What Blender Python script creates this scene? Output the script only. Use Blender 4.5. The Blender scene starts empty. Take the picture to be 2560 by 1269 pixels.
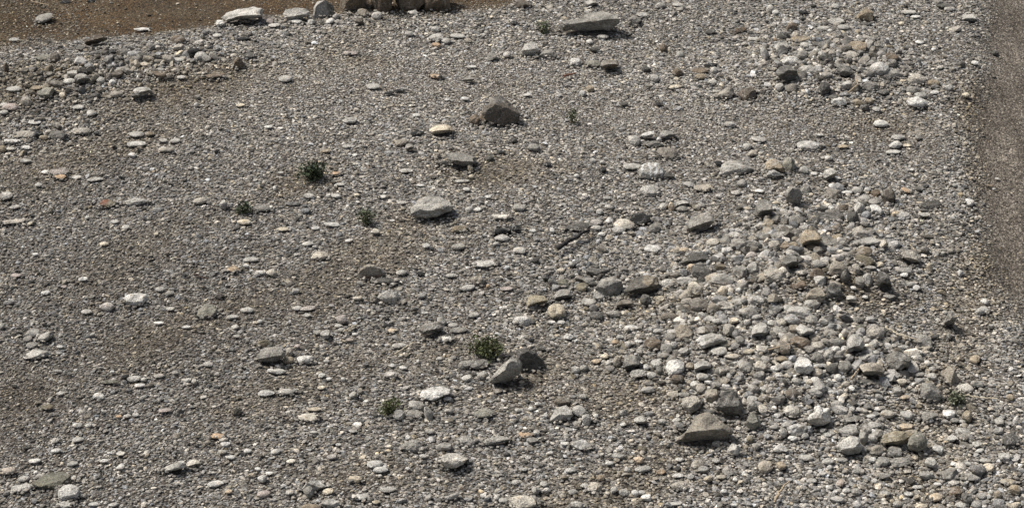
# Gravel river bank with boulders, cobbles, weeds and sticks.
import bpy, bmesh, math, random
import numpy as np

TABLE = r"""
#A1 0 0
2370 150 440 180 6 L sq @the dark-fronted slab boulder by the silt | pale slab boulder with dark overhung front beside the brown silt at the top edge
2190 235 105 80 0 W r | white rounded stone under the left end of the dark-fronted slab boulder by the silt
2430 205 110 50 0 T f | flat tan cobble under the dark front of the slab boulder by the silt
955 385 240 118 9 BK bQ @the dark reddish boulder below the silt | dark reddish-brown boulder lying at the lower edge of the brown silt
1405 290 160 40 3 W f @the flat white stone on the silt | flat white stone lying by itself on the brown silt
800 605 125 95 -10 W a @the bright white angular stone | bright white angular stone among the cobbles of the upper left bank
550 570 100 90 0 DB r | dark reddish rounded stone close to the left of the bright white angular stone
440 180 170 110 10 G f | bluish grey flat stone at upper left, left of the brown silt
1770 400 160 110 0 B r | brown rounded stone below the right end of the silt, above the left bank
810 480 105 50 5 D f
70 665 50 90 0 B t | dark brown upright stone at the far left edge of the upper bank
690 805 120 60 0 L e
820 775 150 100 0 G o
1120 810 75 55 0 W r
1165 725 120 80 0 DB b
1600 740 150 80 0 B b
1420 905 190 90 0 Lo o @the black-fronted stone of the left bank | pale-topped stone with black front at the lower right end of the left bank
460 915 150 100 0 GV u
270 995 110 90 0 LT u
110 1055 170 70 0 P e
140 880 150 60 5 L f
360 870 110 50 8 T f
1995 545 125 75 0 L r
1495 460 90 85 0 G r
1920 515 120 80 10 K a
2370 620 110 110 0 B t @the upright brown striped stone | upright brown striped stone at the right end of the upper left bank
2410 380 150 40 8 K f
2100 750 260 60 14 B f
1390 540 140 50 5 D f
345 1210 130 50 0 W f
915 1115 100 60 0 L e
780 1060 120 50 0 L f
1210 690 160 60 5 G f
745 720 160 50 0 L f
450 570 200 70 10 GV f
2155 350 90 40 0 L f
50 1040 100 50 0 L e
40 1110 90 50 0 L e
145 390 110 40 0 L f
2385 1040 90 35 10 C f
650 20 110 40 0 K f
905 12 90 36 0 K r
1770 590 110 50 0 L f
1130 610 130 35 8 D f
1960 960 60 40 0 G r
1950 1035 50 40 0 W r
2470 545 120 60 -10 D f
1590 690 90 45 0 L e
1000 790 90 60 0 L r
900 800 80 60 0 TG r
1800 765 90 40 0 L e
1350 945 90 60 0 D o
1160 930 130 55 8 LT e
960 940 80 50 0 D r
#A2 640 0
405 142 270 130 0 L uq @the rounded pale boulder at the top edge | rounded pale lumpy boulder with dark underside, left of the tall split-toned block
675 100 205 200 0 LG ap @the tall split-toned block | tall five-sided grey block, pale left face and dark right face, at the top edge
965 -50 275 380 0 B bua | leftmost of the four big dark brown boulders cut by the top edge
1235 -50 262 380 0 B bua | second from left of the four big dark brown boulders cut by the top edge
1520 -55 345 385 0 B bua @the widest of the dark brown top boulders | widest and third of the four big dark brown boulders cut by the top edge
1800 -60 255 360 0 B bua | rightmost and palest of the four big brown boulders cut by the top edge
1065 128 115 90 0 TG r | rounded grey-tan stone in front of the gap between two dark brown top boulders
1565 125 100 50 0 W r | white rounded stone at the foot of the widest dark brown top boulder
405 210 115 50 5 W e
140 205 80 60 0 P r
180 250 120 45 10 L f
1780 372 170 80 16 L fa @the slanted pale slab below the brown boulders | slanted pale grey slab-like stone alone below the rightmost top boulder
1885 400 100 60 10 L e
1785 445 90 50 0 O r
940 525 150 50 0 P f | flat pinkish stone in the fine gravel below the dark brown top boulders
1785 755 130 50 0 O f | pinkish orange flat stone in fine gravel left of the big crowned dark boulder
1520 335 90 50 0 L e
2000 355 150 50 0 L f
2130 660 120 28 0 W f
1165 855 140 60 12 L f
290 780 140 70 5 L e
1320 920 100 35 12 K f
1430 895 130 35 5 K f
2425 1115 385 290 0 DB apu @the big crowned dark boulder | big dark boulder with pale rounded crown standing alone in the upper middle
2170 1190 110 110 0 B u | brown lumpy stone tucked against the left side of the big crowned dark boulder
2250 1165 90 90 0 B a
930 1190 160 70 5 L e
1590 1140 80 35 0 W e
2075 975 80 40 0 W f
1895 985 60 25 0 W f
125 1255 90 30 0 W f
735 205 90 60 15 W e
795 155 70 50 0 L r
1780 290 90 60 0 L u
2490 540 80 60 0 L r
2340 560 90 80 30 G a
2110 780 110 55 0 G o
550 215 70 50 0 W r
1840 1278 240 95 5 C eo @the white oval stone by the dark boulder | white oval stone with brown front below left of the big crowned dark boulder
1020 205 90 60 0 DB r
1200 150 110 70 0 L r
#A3 1280 0
765 210 600 215 4 G aq @the long slanting slab boulder | long grey slanting slab boulder with dark underside near the top middle
1210 205 140 100 0 G u | grey lumpy stone at the right tip of the long slanting slab boulder
1290 148 115 55 0 W e | white oval stone above the right tip of the long slanting slab boulder
180 480 170 125 0 Lo aQ @the pale stone with a dark triangle | pale angular stone with a dark triangular face, below the long slanting slab boulder
350 530 170 95 0 G ah
625 615 120 80 0 W r | white rounded stone left of two darker oval stones, below the long slanting slab boulder
810 627 140 75 0 GV e | grey oval stone between a white stone and a brown-bellied stone
970 637 180 95 0 GB eo @the brown-bellied oval stone | oval stone with grey top and brown belly, rightmost of three side by side
820 485 120 60 5 D f
1500 465 80 70 0 B t
1330 680 90 60 0 D u
1640 710 110 70 0 B u
1860 700 150 70 0 B f
1870 757 120 60 0 T e | tan oval stone nestled below a brown flat stone, upper right of centre
2000 690 70 60 0 L r
1970 640 140 40 15 K f
1605 860 150 45 10 C e | long cream pebble lying left of the roof-shaped pale angular stone
2115 920 190 115 0 LT a @the roof-shaped angular stone | pale roof-shaped angular stone below left of the upper right stone heap
2330 930 180 140 0 BD a @the rough brown boulder beside the roof-shaped stone | rough dark brown boulder just right of the roof-shaped angular stone
2500 530 90 120 30 L t
770 410 70 45 0 W e
790 28 140 65 0 L fo
110 45 180 70 0 DB u
1475 48 90 50 0 L u
1645 45 110 45 -10 L f
1970 312 110 55 5 D f
2270 295 130 60 10 B a
700 920 65 50 0 W r
150 938 90 30 0 W f
775 870 80 60 0 T r
1455 1030 85 35 0 K f
1105 1030 100 40 10 D f
1665 530 70 50 0 L r
2400 385 130 38 0 L f
1415 770 90 70 0 L r
2155 1225 110 50 0 L u
1990 810 90 50 5 L e
20 225 80 40 0 K f
900 360 120 45 0 L e
1160 345 80 40 0 K o
#A4 1920 0
955 145 170 150 15 T a @the tan tilted boulder | tan-brown tilted angular boulder at the top of the upper right stone heap
675 212 170 75 -5 L e
750 272 130 60 0 L e
545 280 120 50 5 L f
965 235 130 38 10 D f
218 602 165 90 5 W r @the bright white boulder on a dark one | bright white rounded stone sitting behind the dark round boulder, upper right heap
180 715 215 150 0 DG ro @the dark round boulder | dark rounded boulder below a bright white stone in the upper right heap
745 680 175 140 0 G aq @the grey faceted boulder | grey faceted boulder with black underside, middle of the upper right heap
335 540 100 85 0 G r
330 385 220 70 5 T f
375 445 120 60 0 L e
490 440 110 60 10 D f
475 505 75 60 0 L r
570 570 150 80 0 D u
820 540 160 80 5 LT e
870 465 210 120 0 TB a
1100 678 200 140 12 WL r @the large pale boulder | large pale boulder lying on a grey flat one, right part of the upper right heap
1215 735 240 90 0 G uh
1220 570 140 90 0 B u
1030 620 120 80 10 DG a
1470 785 190 120 -10 LT a
1640 820 120 70 0 T r
765 840 140 90 8 L a
550 872 125 125 0 D r @the dark egg-shaped stone | dark egg-shaped stone left of a pale flat one, below the upper right heap
855 855 100 90 0 DB a
702 1005 165 80 5 W r @the smooth white stone left of the brightest | smooth white oval stone left of the brightest white boulder, below the upper right heap
1475 1008 225 105 0 W r @the brightest white boulder | brightest and biggest white rounded boulder at the right foot of the upper right heap
1510 945 130 70 0 L r
1115 1220 160 65 0 W e
990 850 190 80 0 G u
1440 890 150 70 0 G u
645 960 100 50 0 D e
890 1008 110 60 -10 T a
1000 992 90 55 0 T r
140 468 150 105 20 LG a
155 358 130 80 0 D a
230 262 110 80 0 B a
70 392 34 34 0 O r
885 310 55 40 20 T e
1995 168 160 72 12 L fo @the slanted grey stone near the track | slanted pale stone with dark lower edge near the track, upper right corner
1800 88 110 45 5 L e
1460 165 110 35 0 W f
1500 415 90 42 0 W f
1320 235 60 45 0 C r
345 118 90 45 5 K f
75 120 70 45 0 W r
335 185 70 30 0 K f
1640 490 50 35 0 W r
2250 520 70 55 0 D r
1910 635 80 60 0 D r
400 690 190 90 0 LG u
580 740 120 60 0 G e
1245 620 70 65 20 G r
2050 620 80 45 -10 W e
1955 940 80 50 0 C r
110 860 90 70 20 L r
225 865 120 80 0 GB a
1140 910 120 60 -8 D f
1650 915 90 40 10 W e
1790 865 100 60 -15 WL a
950 1060 100 60 0 D r
1075 1080 90 48 -10 L e
670 60 90 50 -15 L e
1390 120 150 50 0 L f
1690 20 80 70 0 LG r
1760 55 180 60 0 D f
20 80 70 70 0 L r
#B1 0 320
125 130 190 48 0 W e @the flat white oval at the left edge | flat white oval stone near the left edge, lower end of the left bank
580 72 185 95 0 DG r @the dark round stone of the left bank | dark grey rounded stone at the bottom of the left bank
815 30 210 70 0 LT e @the broad flat tan stone | broad flat tan-grey stone right of the dark round stone of the left bank
240 60 220 75 5 LT e
385 52 90 60 0 K r
435 90 90 40 0 T r
265 190 90 38 0 W e
110 205 80 35 0 L e
25 200 80 60 0 T r
580 435 210 70 3 PG e @the mauve stone above an orange one | wide mauve-grey flat stone with a small orange stone at its foot
600 480 125 45 4 O f @the small orange stone at its foot | small flat orange stone in front of the wide mauve-grey stone, left side
60 668 150 80 15 LG s @the grey slab cut by the left edge | grey slab-like stone with dark lower edge, cut by the left picture edge
1075 745 175 85 -10 BV fh @the half-buried brown stone | half-buried brown stone with reddish left side, in the left gravel field
1360 728 240 70 5 L uh @the low lumpy grey stone | low lumpy pale grey stone just right of the half-buried brown stone
1350 60 160 60 0 L f
1490 55 100 42 0 T e
1355 155 190 60 5 L f
1650 212 150 52 0 LT e
1620 120 90 40 0 L f
1740 125 100 50 0 L f
1310 265 80 45 0 W e
1985 720 150 70 15 LT e
2420 930 150 55 0 C e
385 560 70 45 0 L e
1035 1145 90 40 0 C e
355 1250 60 30 0 W e
870 880 45 32 0 W r
265 325 110 50 10 L a
450 435 80 36 8 W f
945 505 160 45 16 L f
960 50 60 40 0 K r
2215 755 80 90 0 L fh
765 485 100 40 5 L f
300 945 60 40 15 C e
150 780 110 40 15 L f
1140 925 80 40 0 L f
1250 980 80 45 15 L f
1550 1045 50 30 10 C f
130 925 300 60 15 LT fh
#B2 640 320
2025 312 330 150 -8 Go bQ @the dark thin slab | dark thin slab with flat grey top and black front, right of the dark green bush
1855 350 150 60 0 D ah | dark low stone touching the left end of the dark thin slab
2125 395 60 65 20 C t | small upright cream-pink stone at the lower right corner of the dark thin slab
1745 785 440 235 -6 GL ru @the pale half-buried ridged boulder | pale half-buried boulder with a ridged front in the middle of the picture
1260 680 100 40 18 W f @the white sliver stone | white slanting sliver-like stone left of the pale half-buried ridged boulder
1490 420 140 45 3 L f
790 445 105 42 12 O f @the peach stone by the bush | flat peach stone just right of the dark green bush
1445 140 130 75 22 GT e
1525 185 90 65 0 Go o
1600 45 140 45 22 K f
2315 295 90 50 5 D e
2425 235 90 32 0 K f
525 670 110 52 0 L e
795 670 100 42 -8 WL e
750 955 160 48 -3 WL f
590 990 80 38 0 W e
270 1000 120 40 0 C f
1185 1022 90 60 0 LC a
2015 1000 180 70 16 T at @the pointed tan stone | pointed tan-brown stone below right of the pale half-buried ridged boulder
2425 875 180 48 -3 WC e @the long cream-white stone | long flat cream-white stone right of the pale half-buried ridged boulder
2200 805 80 42 12 W e
2115 800 80 52 0 L r
2090 605 80 38 -12 W e
515 1145 110 50 5 L f
2440 1085 160 60 5 L e
2440 1022 180 70 8 K a @the black broken stone | black broken stone right of centre, above a pale oval one
635 1258 170 75 0 CL eh
2010 1170 150 60 5 G e
70 790 200 70 12 DG fh
245 440 60 24 0 W f
1630 565 90 24 3 W f
190 590 40 40 0 W r
690 225 110 42 12 T f
2230 685 50 28 0 W r
2040 522 150 28 2 L f
2300 680 70 36 0 W e
1000 660 60 30 0 C r
1440 740 80 36 0 L e
1350 915 50 22 0 W f
925 1110 80 32 8 W f
1690 1165 80 45 -15 W e
585 1175 50 30 0 W r
2380 1145 70 35 0 W r
840 555 100 30 0 L f
2135 480 60 40 0 C r
900 180 90 36 0 L f
#B3 1280 320
1385 420 270 165 0 LG r @the striped boulder | pale half-buried boulder with white vertical stripes on its crown
1370 618 215 115 0 L rh @the half-buried pale round boulder | half-buried pale round boulder directly below the striped boulder
1545 250 220 120 0 GB rh @the smooth brown-grey mound | smooth brown-grey half-buried boulder above right of the striped boulder
1210 115 130 90 0 L r
1345 65 130 70 0 Wo ro
1540 62 170 80 -8 L ao
1455 110 50 45 0 W r
1400 160 180 70 0 DG u
2220 392 340 140 5 LG a @the broad flat boulder with a dark right end | broad flat pale boulder with dark right end, left of the tan-brown block
2045 345 90 50 5 K f
800 322 55 50 20 W r
895 335 45 30 0 W r
215 190 130 75 0 G r
350 355 80 34 0 K f
640 470 55 38 0 W r
1900 590 210 80 5 TL f
1750 557 100 60 0 L e
1865 930 265 190 15 G bQ @the grey boulder with a lit top facet | grey boulder with pale slanting top facet and black underside, right of centre
1270 905 210 130 -15 K a @the black triangular stone | black triangular stone among pale cobbles right of centre
1110 950 210 105 -10 LC e @the cream-grey cobble by the black triangle | cream-grey rounded cobble leaning on the left side of the black triangular stone
1055 1005 140 65 0 L e
660 975 250 110 -10 D ah @the dark broken stone above the stick | dark broken stone just above the black stick
830 985 120 50 0 L e
835 930 120 60 0 LP e
1410 985 120 80 0 G r
1405 1195 200 75 0 W f @the flat white stone right of the stick | flat bright white stone to the right of the black stick
1690 745 140 60 12 Lo eo
1685 800 120 60 10 G e
1580 770 60 75 0 CO r
1500 770 80 60 0 L r
2490 790 180 170 0 G ro @the grey pear-shaped boulder | grey pear-shaped boulder with black foot, at the upper left of the big heap
2280 540 100 70 0 G r
940 690 80 38 0 L e
75 780 130 60 0 LG e
75 1210 130 65 5 L e
870 825 70 45 0 W r
1990 1130 140 75 8 LC e
2210 1060 130 70 0 L a
2250 1135 160 90 0 G u
2110 1110 100 100 0 G a
1700 1205 100 48 10 CO e
2400 1170 170 115 0 GD a
2500 1080 130 70 10 GL a
2370 1255 110 60 0 PL r
2050 670 70 42 0 L r
2220 640 100 48 0 L e
2450 620 100 40 -10 W f
1870 765 80 50 0 L r
1190 380 180 65 0 L f
20 990 130 65 0 K e
205 1015 70 38 0 W e
885 1050 80 42 0 W e
400 1015 50 42 0 W r
660 1130 90 40 10 L e
1530 1135 60 30 0 W r
2230 490 50 40 0 W r
2320 980 80 40 10 L e
960 780 90 50 0 L r
2450 110 150 60 -15 L f
2330 180 90 60 0 L r
1550 470 120 60 0 D u
900 410 70 50 25 K e
#B4 1920 320
65 370 195 145 -12 T aq @the tan-brown block | tan-brown blocky boulder with dark right side, behind a bright white angular stone
60 450 160 85 0 W a @the bright white stone under the tan block | bright white angular stone leaning against the tan-brown block
205 355 125 135 0 GV a
400 172 225 100 0 WL rh @the large pale dome | large pale dome-shaped stone right of the tan-brown block, right part of the picture
355 410 90 70 0 L r
605 455 130 115 0 Lo ro
640 570 85 50 0 W e
600 295 75 45 0 W r
240 670 160 210 -10 G a @the tall grey boulder of the heap | tall grey faceted boulder at the upper edge of the big heap
375 610 120 100 0 G u
645 655 160 115 15 GB a
425 660 45 40 0 C r
880 610 120 70 0 L u
980 610 60 45 0 W r
955 705 150 90 -15 LG e
900 790 110 125 -20 L r @the pale leaning cobble | pale rounded cobble leaning left of a similar white-topped one, top of the big heap
985 810 60 70 -20 L r
1070 810 120 110 -15 WL b @the white-topped cobble | white-topped blocky cobble, right of the pale leaning cobble
1065 640 100 65 0 B b
1190 682 150 150 -30 DB a @the dark brown rock at the heap's upper right | dark brown angular rock at the upper right end of the big heap
840 892 120 130 0 D a @the dark upright rock | dark upright rock below the pale leaning cobble, in the big heap
600 885 310 110 0 D bh @the long dark flat block | long dark flat block at the top of the big heap
740 890 45 45 20 W r
940 920 95 65 0 L a
300 922 200 135 10 DG a @the dark grey rock left of the long block | dark grey angular rock left of the long dark flat block
470 920 90 90 0 D r
415 1082 200 160 0 T ro @the tan round boulder | tan round boulder with shadowed foot, in the middle of the big heap
670 1000 150 120 0 BD a
680 1080 120 70 0 T a
910 1030 165 115 5 LT r @the pale tan round boulder | pale tan rounded boulder right of the tan round boulder, in the big heap
960 1120 350 85 9 LG s @the long pale slab | long pale slab lying below the pale tan round boulder
1240 1145 95 60 0 W r
1265 850 100 58 8 CO r @the cream oval stone | cream-orange oval stone right of the heap's dark rocks
1330 862 150 70 8 L e
1360 615 90 60 -40 O f @the peach curved flake | thin peach curved flake of stone in the gravel left of the track
1990 735 105 75 -10 W r @the white round stone at the track edge | white round stone alone at the edge of the smooth track
1290 90 140 60 0 L e
1260 160 130 80 10 WL a
1380 170 85 34 8 C f
1235 235 150 50 5 L f
1420 410 60 28 15 W f
1760 395 40 35 0 W r
740 180 130 35 0 T f
130 1060 240 70 8 LG e
300 1050 110 90 0 D r
60 1165 120 110 0 LT r
165 1170 110 110 0 BT a
260 1170 110 90 0 T a
430 1185 120 48 5 T e
580 1150 130 70 0 G r
660 1125 70 42 0 L r
740 1140 90 60 0 G r
2190 570 80 28 -5 B b
1195 1075 60 42 0 L r
930 1232 180 115 -12 TB a @the olive-tan sloping rock | olive-tan sloping angular rock on the right slope of the big heap
1390 1250 235 140 -12 LT aq @the big pale boulder at the heap's right edge | big pale angular boulder with dark foot at the right edge of the big heap
240 1240 130 80 20 L a
1610 760 220 90 12 D bh @the dark block in the gravel shoulder | dark grey half-sunk block in the gravel shoulder left of the track
1540 860 120 50 0 L a
740 792 110 80 0 BD a
540 805 100 70 0 D a
625 785 65 38 -15 W e
760 1195 110 34 -8 L f
1490 90 70 48 0 G r
510 65 100 28 0 L f
80 740 80 40 0 C e
380 310 70 40 0 L r
455 450 70 35 8 W f
1500 600 100 50 25 DG f
2270 500 50 22 10 L f
1850 565 50 40 0 WL r
70 790 80 36 0 L e
780 635 110 32 0 W f
190 855 70 45 10 L e
590 945 55 70 0 G t
220 990 70 40 -10 L r
380 985 90 40 0 W r
520 1030 70 50 0 L r
2240 605 40 25 0 W r
#C1 0 640
1350 428 240 125 3 WL r @the white oval boulder of the left field | white oval boulder alone in the left gravel field
825 225 95 42 4 W e @the small white oval left of centre field | small white oval stone up and left of the white oval boulder
455 360 90 45 18 W e @the white pointed pebble | white pointed pebble with a dark left end, near the left edge
335 755 140 75 10 LG e
450 795 150 100 22 GL b @the tilted grey slab of the left field | tilted grey slab-like stone of a close pair near the left edge
360 970 250 95 16 L w @the pale slanted wedge | pale slanted wedge-shaped stone near the left edge, below a tilted grey pair
2050 545 240 140 10 GV uh @the folded grey-green stone | folded grey-green lumpy stone below left of the picture centre
1060 495 150 75 0 LP u
860 550 110 48 0 L e
2310 125 150 60 0 OT f @the flat tan-orange stone | flat tan-orange stone in the left gravel, above the thin dark brown twig
2450 530 140 55 5 L e
2490 30 150 48 0 L e
2440 95 60 34 0 W r
1575 660 110 28 0 W f
1845 700 90 28 5 W f
1330 1215 140 65 16 L e
1250 1195 80 48 0 K r
1090 1245 200 36 0 DV f
2065 1070 110 50 -20 L e
1590 325 100 48 0 L e
1690 365 80 45 20 L e
165 190 110 42 5 P f
1115 1145 50 28 0 W r
1580 1185 110 42 5 L e
280 820 90 60 0 G e
320 880 120 60 0 G e
595 895 70 28 0 W f
2345 790 70 28 5 L f
250 615 40 25 15 W f
640 300 60 30 20 P f
590 960 60 25 5 L e
920 775 50 35 30 L r
2310 600 120 45 5 L f
1690 520 80 36 0 L f
2330 700 80 45 15 L f
20 690 60 50 0 L e
570 1135 90 22 5 L f
1860 1225 80 40 8 L e
1930 1240 60 50 0 L r
1740 1155 70 40 0 L e
1430 1220 60 45 15 L r
#C2 640 640
1130 140 230 145 0 GT apu @the grey boulder with red-brown foot | rounded grey boulder with reddish-brown foot, left of the picture centre
1225 150 110 90 -15 G eh
1265 242 250 60 4 D fa @the dark flat rock under the red-footed boulder | dark flat rock in front of the grey boulder with red-brown foot
1445 162 115 58 8 L e
1310 400 225 110 0 L a @the pale angular stone below the dark flat rock | pale angular stone directly below the dark flat rock, left of centre
1640 390 90 50 0 L r
1010 415 105 45 8 CL b
65 160 90 42 0 W a
155 155 110 65 -20 LT a
410 515 100 48 8 L e
515 515 150 50 16 PL f
510 585 80 38 5 L f
845 620 120 85 20 PL a
690 775 100 90 -10 L b @the small pale cube-like stone | small pale cube-like stone above right of the black-fronted block
610 755 90 48 -8 G e
150 970 270 150 4 Go bQ @the black-fronted block | block-like boulder with flat grey top and black front, lower left of centre
90 868 170 75 5 BV ah
330 935 70 70 0 LT r
410 890 60 40 15 P r
485 1022 170 75 -3 WL a @the white stone right of the black-fronted block | white angular stone just right of the black-fronted block
320 1025 110 60 0 T r
220 1140 160 55 5 L u
215 1085 60 28 0 W e
1310 690 110 46 0 K e
1340 735 110 45 8 CO f @the cream-orange flat stone | cream-orange flat stone with a black hollow above it, below the picture centre
1570 525 80 48 0 Do o
1740 715 250 115 8 G uo @the lumpy grey stone left of the olive weed | lumpy dark-bottomed grey stone up and left of the olive weed
1880 820 150 55 3 WL e @the white flat stone left of the olive weed | white flat stone directly left of the olive weed
1420 885 150 52 5 L e
1955 680 100 42 8 L e
2010 730 180 58 8 G f
2260 75 250 75 3 L f @the wide flat pale stone | wide flat pale stone just right of the picture centre, under a dark gap
1935 190 110 45 8 L e
2190 240 160 85 12 GT u
2100 310 150 60 12 L e
2300 295 40 34 0 O r
2480 320 130 38 -3 P f
2160 580 110 50 12 L e
1335 1175 130 70 12 LP r @the pinkish rounded stone | pale pinkish rounded stone left of the twin boulders beneath the olive weed
2215 1070 200 95 18 DG e
2075 1070 150 75 15 G u
2455 1155 300 285 30 G aq @the leaning pointed boulder | long pointed grey boulder leaning right, front one of the twins under the olive weed
2250 1170 120 75 0 GL u
2090 1200 110 55 0 L u
655 1180 70 45 0 WL e
725 1215 55 32 12 W e
870 1220 50 40 0 W r
1675 560 70 28 0 W e
985 770 60 24 0 W e
40 645 55 38 8 W a
930 830 90 38 0 PT b
1625 170 80 36 5 K f
1360 275 60 28 0 L e
1030 265 70 48 -15 L a
820 690 80 36 0 L e
850 730 80 40 20 L e
400 340 80 40 0 L u
1350 1080 60 36 0 W e
1460 1105 80 36 -12 W e
1610 1040 40 36 20 W r
1820 1015 70 40 8 L a
145 1130 70 36 0 W e
750 490 60 30 0 L e
700 1040 60 30 0 L e
1840 640 90 90 -10 L uh
#C3 1280 640
1800 28 330 115 8 D aq @the dark wedge with black foot | dark sloping wedge-like boulder with black foot above a small orange stone, heap's left side
1785 112 105 70 4 OC r @the small orange cobble | small orange-cream rounded cobble under the dark sloping wedge-like boulder
1890 165 240 165 0 D a @the dark rough boulder under the orange cobble | dark rough boulder just right of the small orange cobble
850 168 240 105 -12 D a @the dark pointed rock | dark pointed rock at the upper left of the row of big angular rocks
960 300 285 190 0 G a @the grey faceted block | grey faceted block with a sharp right corner, second of the row of angular rocks
880 378 150 110 -15 L a @the pale wedge in front of the faceted block | pale wedge-like rock in front of the grey faceted block
1290 285 350 175 10 TD bQ @the tan-topped dark block | big block with tan-pink top edge and black front, right of the grey faceted block
500 268 160 85 -10 DV a
510 375 190 95 5 GL ao @the grey flat-topped rock | grey flat-topped rock left of the grey faceted block
250 445 220 120 -10 TV ro @the tan arched stone | tan arched stone curved over a small grey one, left end of the angular rocks
215 512 120 60 0 G e | small grey oval stone under the tan arched stone
445 545 185 155 -25 CT r @the cream-grey rounded boulder | cream-grey rounded boulder below right of the tan arched stone
95 640 190 90 0 WL a @the white angular stone near the weed | white angular stone up and right of the olive weed
690 300 100 80 0 TV r
765 455 150 75 0 LG e
1330 432 125 110 -20 D r @the dark smooth cobble | dark smooth cobble below the tan-topped dark block
1470 425 95 72 20 C r @the cream cobble right of a dark one | cream cobble just right of the dark smooth cobble
1110 465 180 75 0 BG o
1815 330 170 160 -15 CL u @the cream knobbly boulder | cream knobbly boulder resting on a brown-grey one, left flank of the heap
1850 482 220 140 0 GB u @the brown-grey boulder below the knobbly one | brown-grey boulder directly below the cream knobbly boulder
1720 250 200 90 -20 L u
1550 270 150 85 0 L uh
2260 158 140 130 0 G r @the grey round boulder of the upper heap | grey round boulder left of a taller pale one, upper left of the heap
2380 112 120 120 10 LG r
2080 225 220 120 10 GL u
2070 115 80 60 0 B u
2245 335 60 48 0 W b
1190 712 150 60 0 WL e @the white oval on the heap's left slope | white oval stone out left of the big heap
560 795 95 60 12 W a @the small white angular stone | small white angular stone right of the olive weed
1025 850 80 40 0 OT e
1070 795 80 40 0 L e
1700 750 180 150 0 TG r @the tan-grey ball-like boulder | tan-grey ball-like boulder at the left flank of the big heap
1565 795 110 70 0 G r
1975 830 300 155 8 GL r @the white-ended boulder | long grey boulder with bright white left end, on the left flank of the heap
1970 705 130 90 0 DB a
2150 725 130 110 15 LT a
2455 725 175 130 15 LG ro @the grey loaf-shaped boulder | grey loaf-shaped boulder with black foot, middle of the big heap
2160 510 190 58 8 WC a
2250 450 140 65 0 L e
2420 435 170 95 5 L r
2345 560 200 110 0 G u @the grey mound amid pale cobbles | grey mounded boulder between pale cobbles, centre of the big heap
1560 590 180 65 0 BG e
1880 590 90 80 0 L a
1960 620 140 60 15 L e
2195 635 90 60 8 C b
1790 630 80 70 20 G a
1400 865 180 120 0 B u @the brown dug-out lump | dark brown lumpy rock left of the white-ended boulder
1540 910 130 80 10 LG a
1265 940 70 80 35 L a
1185 1050 170 140 5 Go ao @the grey rock with dark belly | grey angular rock with dark belly, left of the big white rounded boulder
1615 1098 190 150 18 WL r @the big white rounded boulder | big white rounded boulder at the lower left of the heap
1885 1082 170 95 16 Lo eo @the pale egg with dark underside | pale egg-like boulder with dark underside, right of the big white rounded boulder
1250 1158 170 80 5 LG r @the low pale rounded stone | low pale rounded stone below the grey rock with dark belly
1385 1175 100 60 0 L r
1430 1060 120 80 8 L r
1040 1035 90 90 20 TL r
960 1055 60 55 -20 W r
830 1040 100 42 -4 OC e @the orange-cream flat pebble | orange-cream flat pebble out left of the heap's lower left rocks
920 990 90 48 5 C e
2320 1090 150 115 -20 G r @the grey rounded rock of the lower heap | grey rounded rock in the lower middle of the big heap
2460 1090 140 110 0 LT u
1890 1190 130 70 0 L r
2260 830 100 80 0 G r
2180 990 140 50 0 CL e
2050 935 170 90 20 L a
2480 920 130 75 15 WC a
2340 945 110 48 5 C e
715 1105 90 55 0 G r
630 1120 90 60 0 L r
975 1110 90 60 0 G e
310 915 110 42 4 D e
190 830 70 34 0 K e
95 1245 60 34 15 C e
1640 1210 130 75 0 BD r
390 655 80 34 0 W e
490 655 80 40 -8 WL e
1400 575 60 28 8 W e
1640 500 36 30 0 W r
590 75 60 42 0 W r
1255 845 80 28 0 W e
1440 740 90 44 5 L b
1375 730 40 50 20 W r
2045 645 120 58 0 L e
840 590 140 80 0 D u
1000 570 170 65 0 G u
190 1010 290 240 -18 D ap @the dark rear twin boulder | dark wedge-shaped boulder with black shadow, rear one of the twins under the olive weed
120 1130 10 8 0 D r
1150 870 60 60 0 L r
1600 880 70 70 0 L r
2410 600 120 60 0 L e
2330 650 70 50 0 WL r
1500 980 130 60 8 G e
1330 1095 60 55 0 W r
1460 1120 70 70 0 DG r
2380 730 60 80 0 L a
1700 940 110 70 20 LG r
1760 1085 90 60 0 TG r
2120 870 110 70 0 TG r
#C4 1920 640
220 52 170 130 0 DG ro
110 85 110 80 0 GB r
320 160 120 55 0 WC e @the cream-white oval of the heap | cream-white oval stone on top of the big heap
480 172 150 110 -10 B a
510 250 120 110 20 L a
690 120 190 155 12 GT r @the big grey-tan boulder | big grey-tan rounded boulder in the upper right of the heap
760 195 90 130 0 DG t
955 40 210 115 -22 BV a
1150 230 155 160 0 D ao @the dark rough block at the heap's right side | dark rough upright block on the bare right side of the heap
905 255 90 95 0 G b
985 220 100 110 -15 L a
1350 140 160 65 0 LG e
1345 185 80 42 0 W b
1600 95 65 75 -10 C a @the small cream angular stone | small cream angular stone just right of the big pale boulder at the heap's right edge
1112 80 65 52 0 C r
463 382 200 150 -5 TG b @the tan-grey blocky boulder | tan-grey blocky boulder above the bare brown hollow
435 475 155 85 0 LG r
650 345 170 170 0 D u @the dark brown rough rock | dark brown rough rock right of the tan-grey blocky boulder
670 285 130 80 0 GT u
295 285 180 90 10 B u
845 315 60 38 -12 W e
310 565 270 140 -12 L u @the pale lumpy boulder | pale lumpy boulder below left of the tan-grey blocky boulder
430 632 140 100 -15 G r
270 650 120 80 0 TP r
360 732 175 115 -10 Lo ao @the pale three-sided rock | pale three-sided rock with grey base in the middle of the heap
110 735 150 90 0 G r
130 655 110 70 0 LT r
30 660 80 60 0 L r
165 800 130 85 0 WL a
310 850 210 120 5 B b @the brown square-edged slab | brown square-edged slab in the middle of the heap
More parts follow.
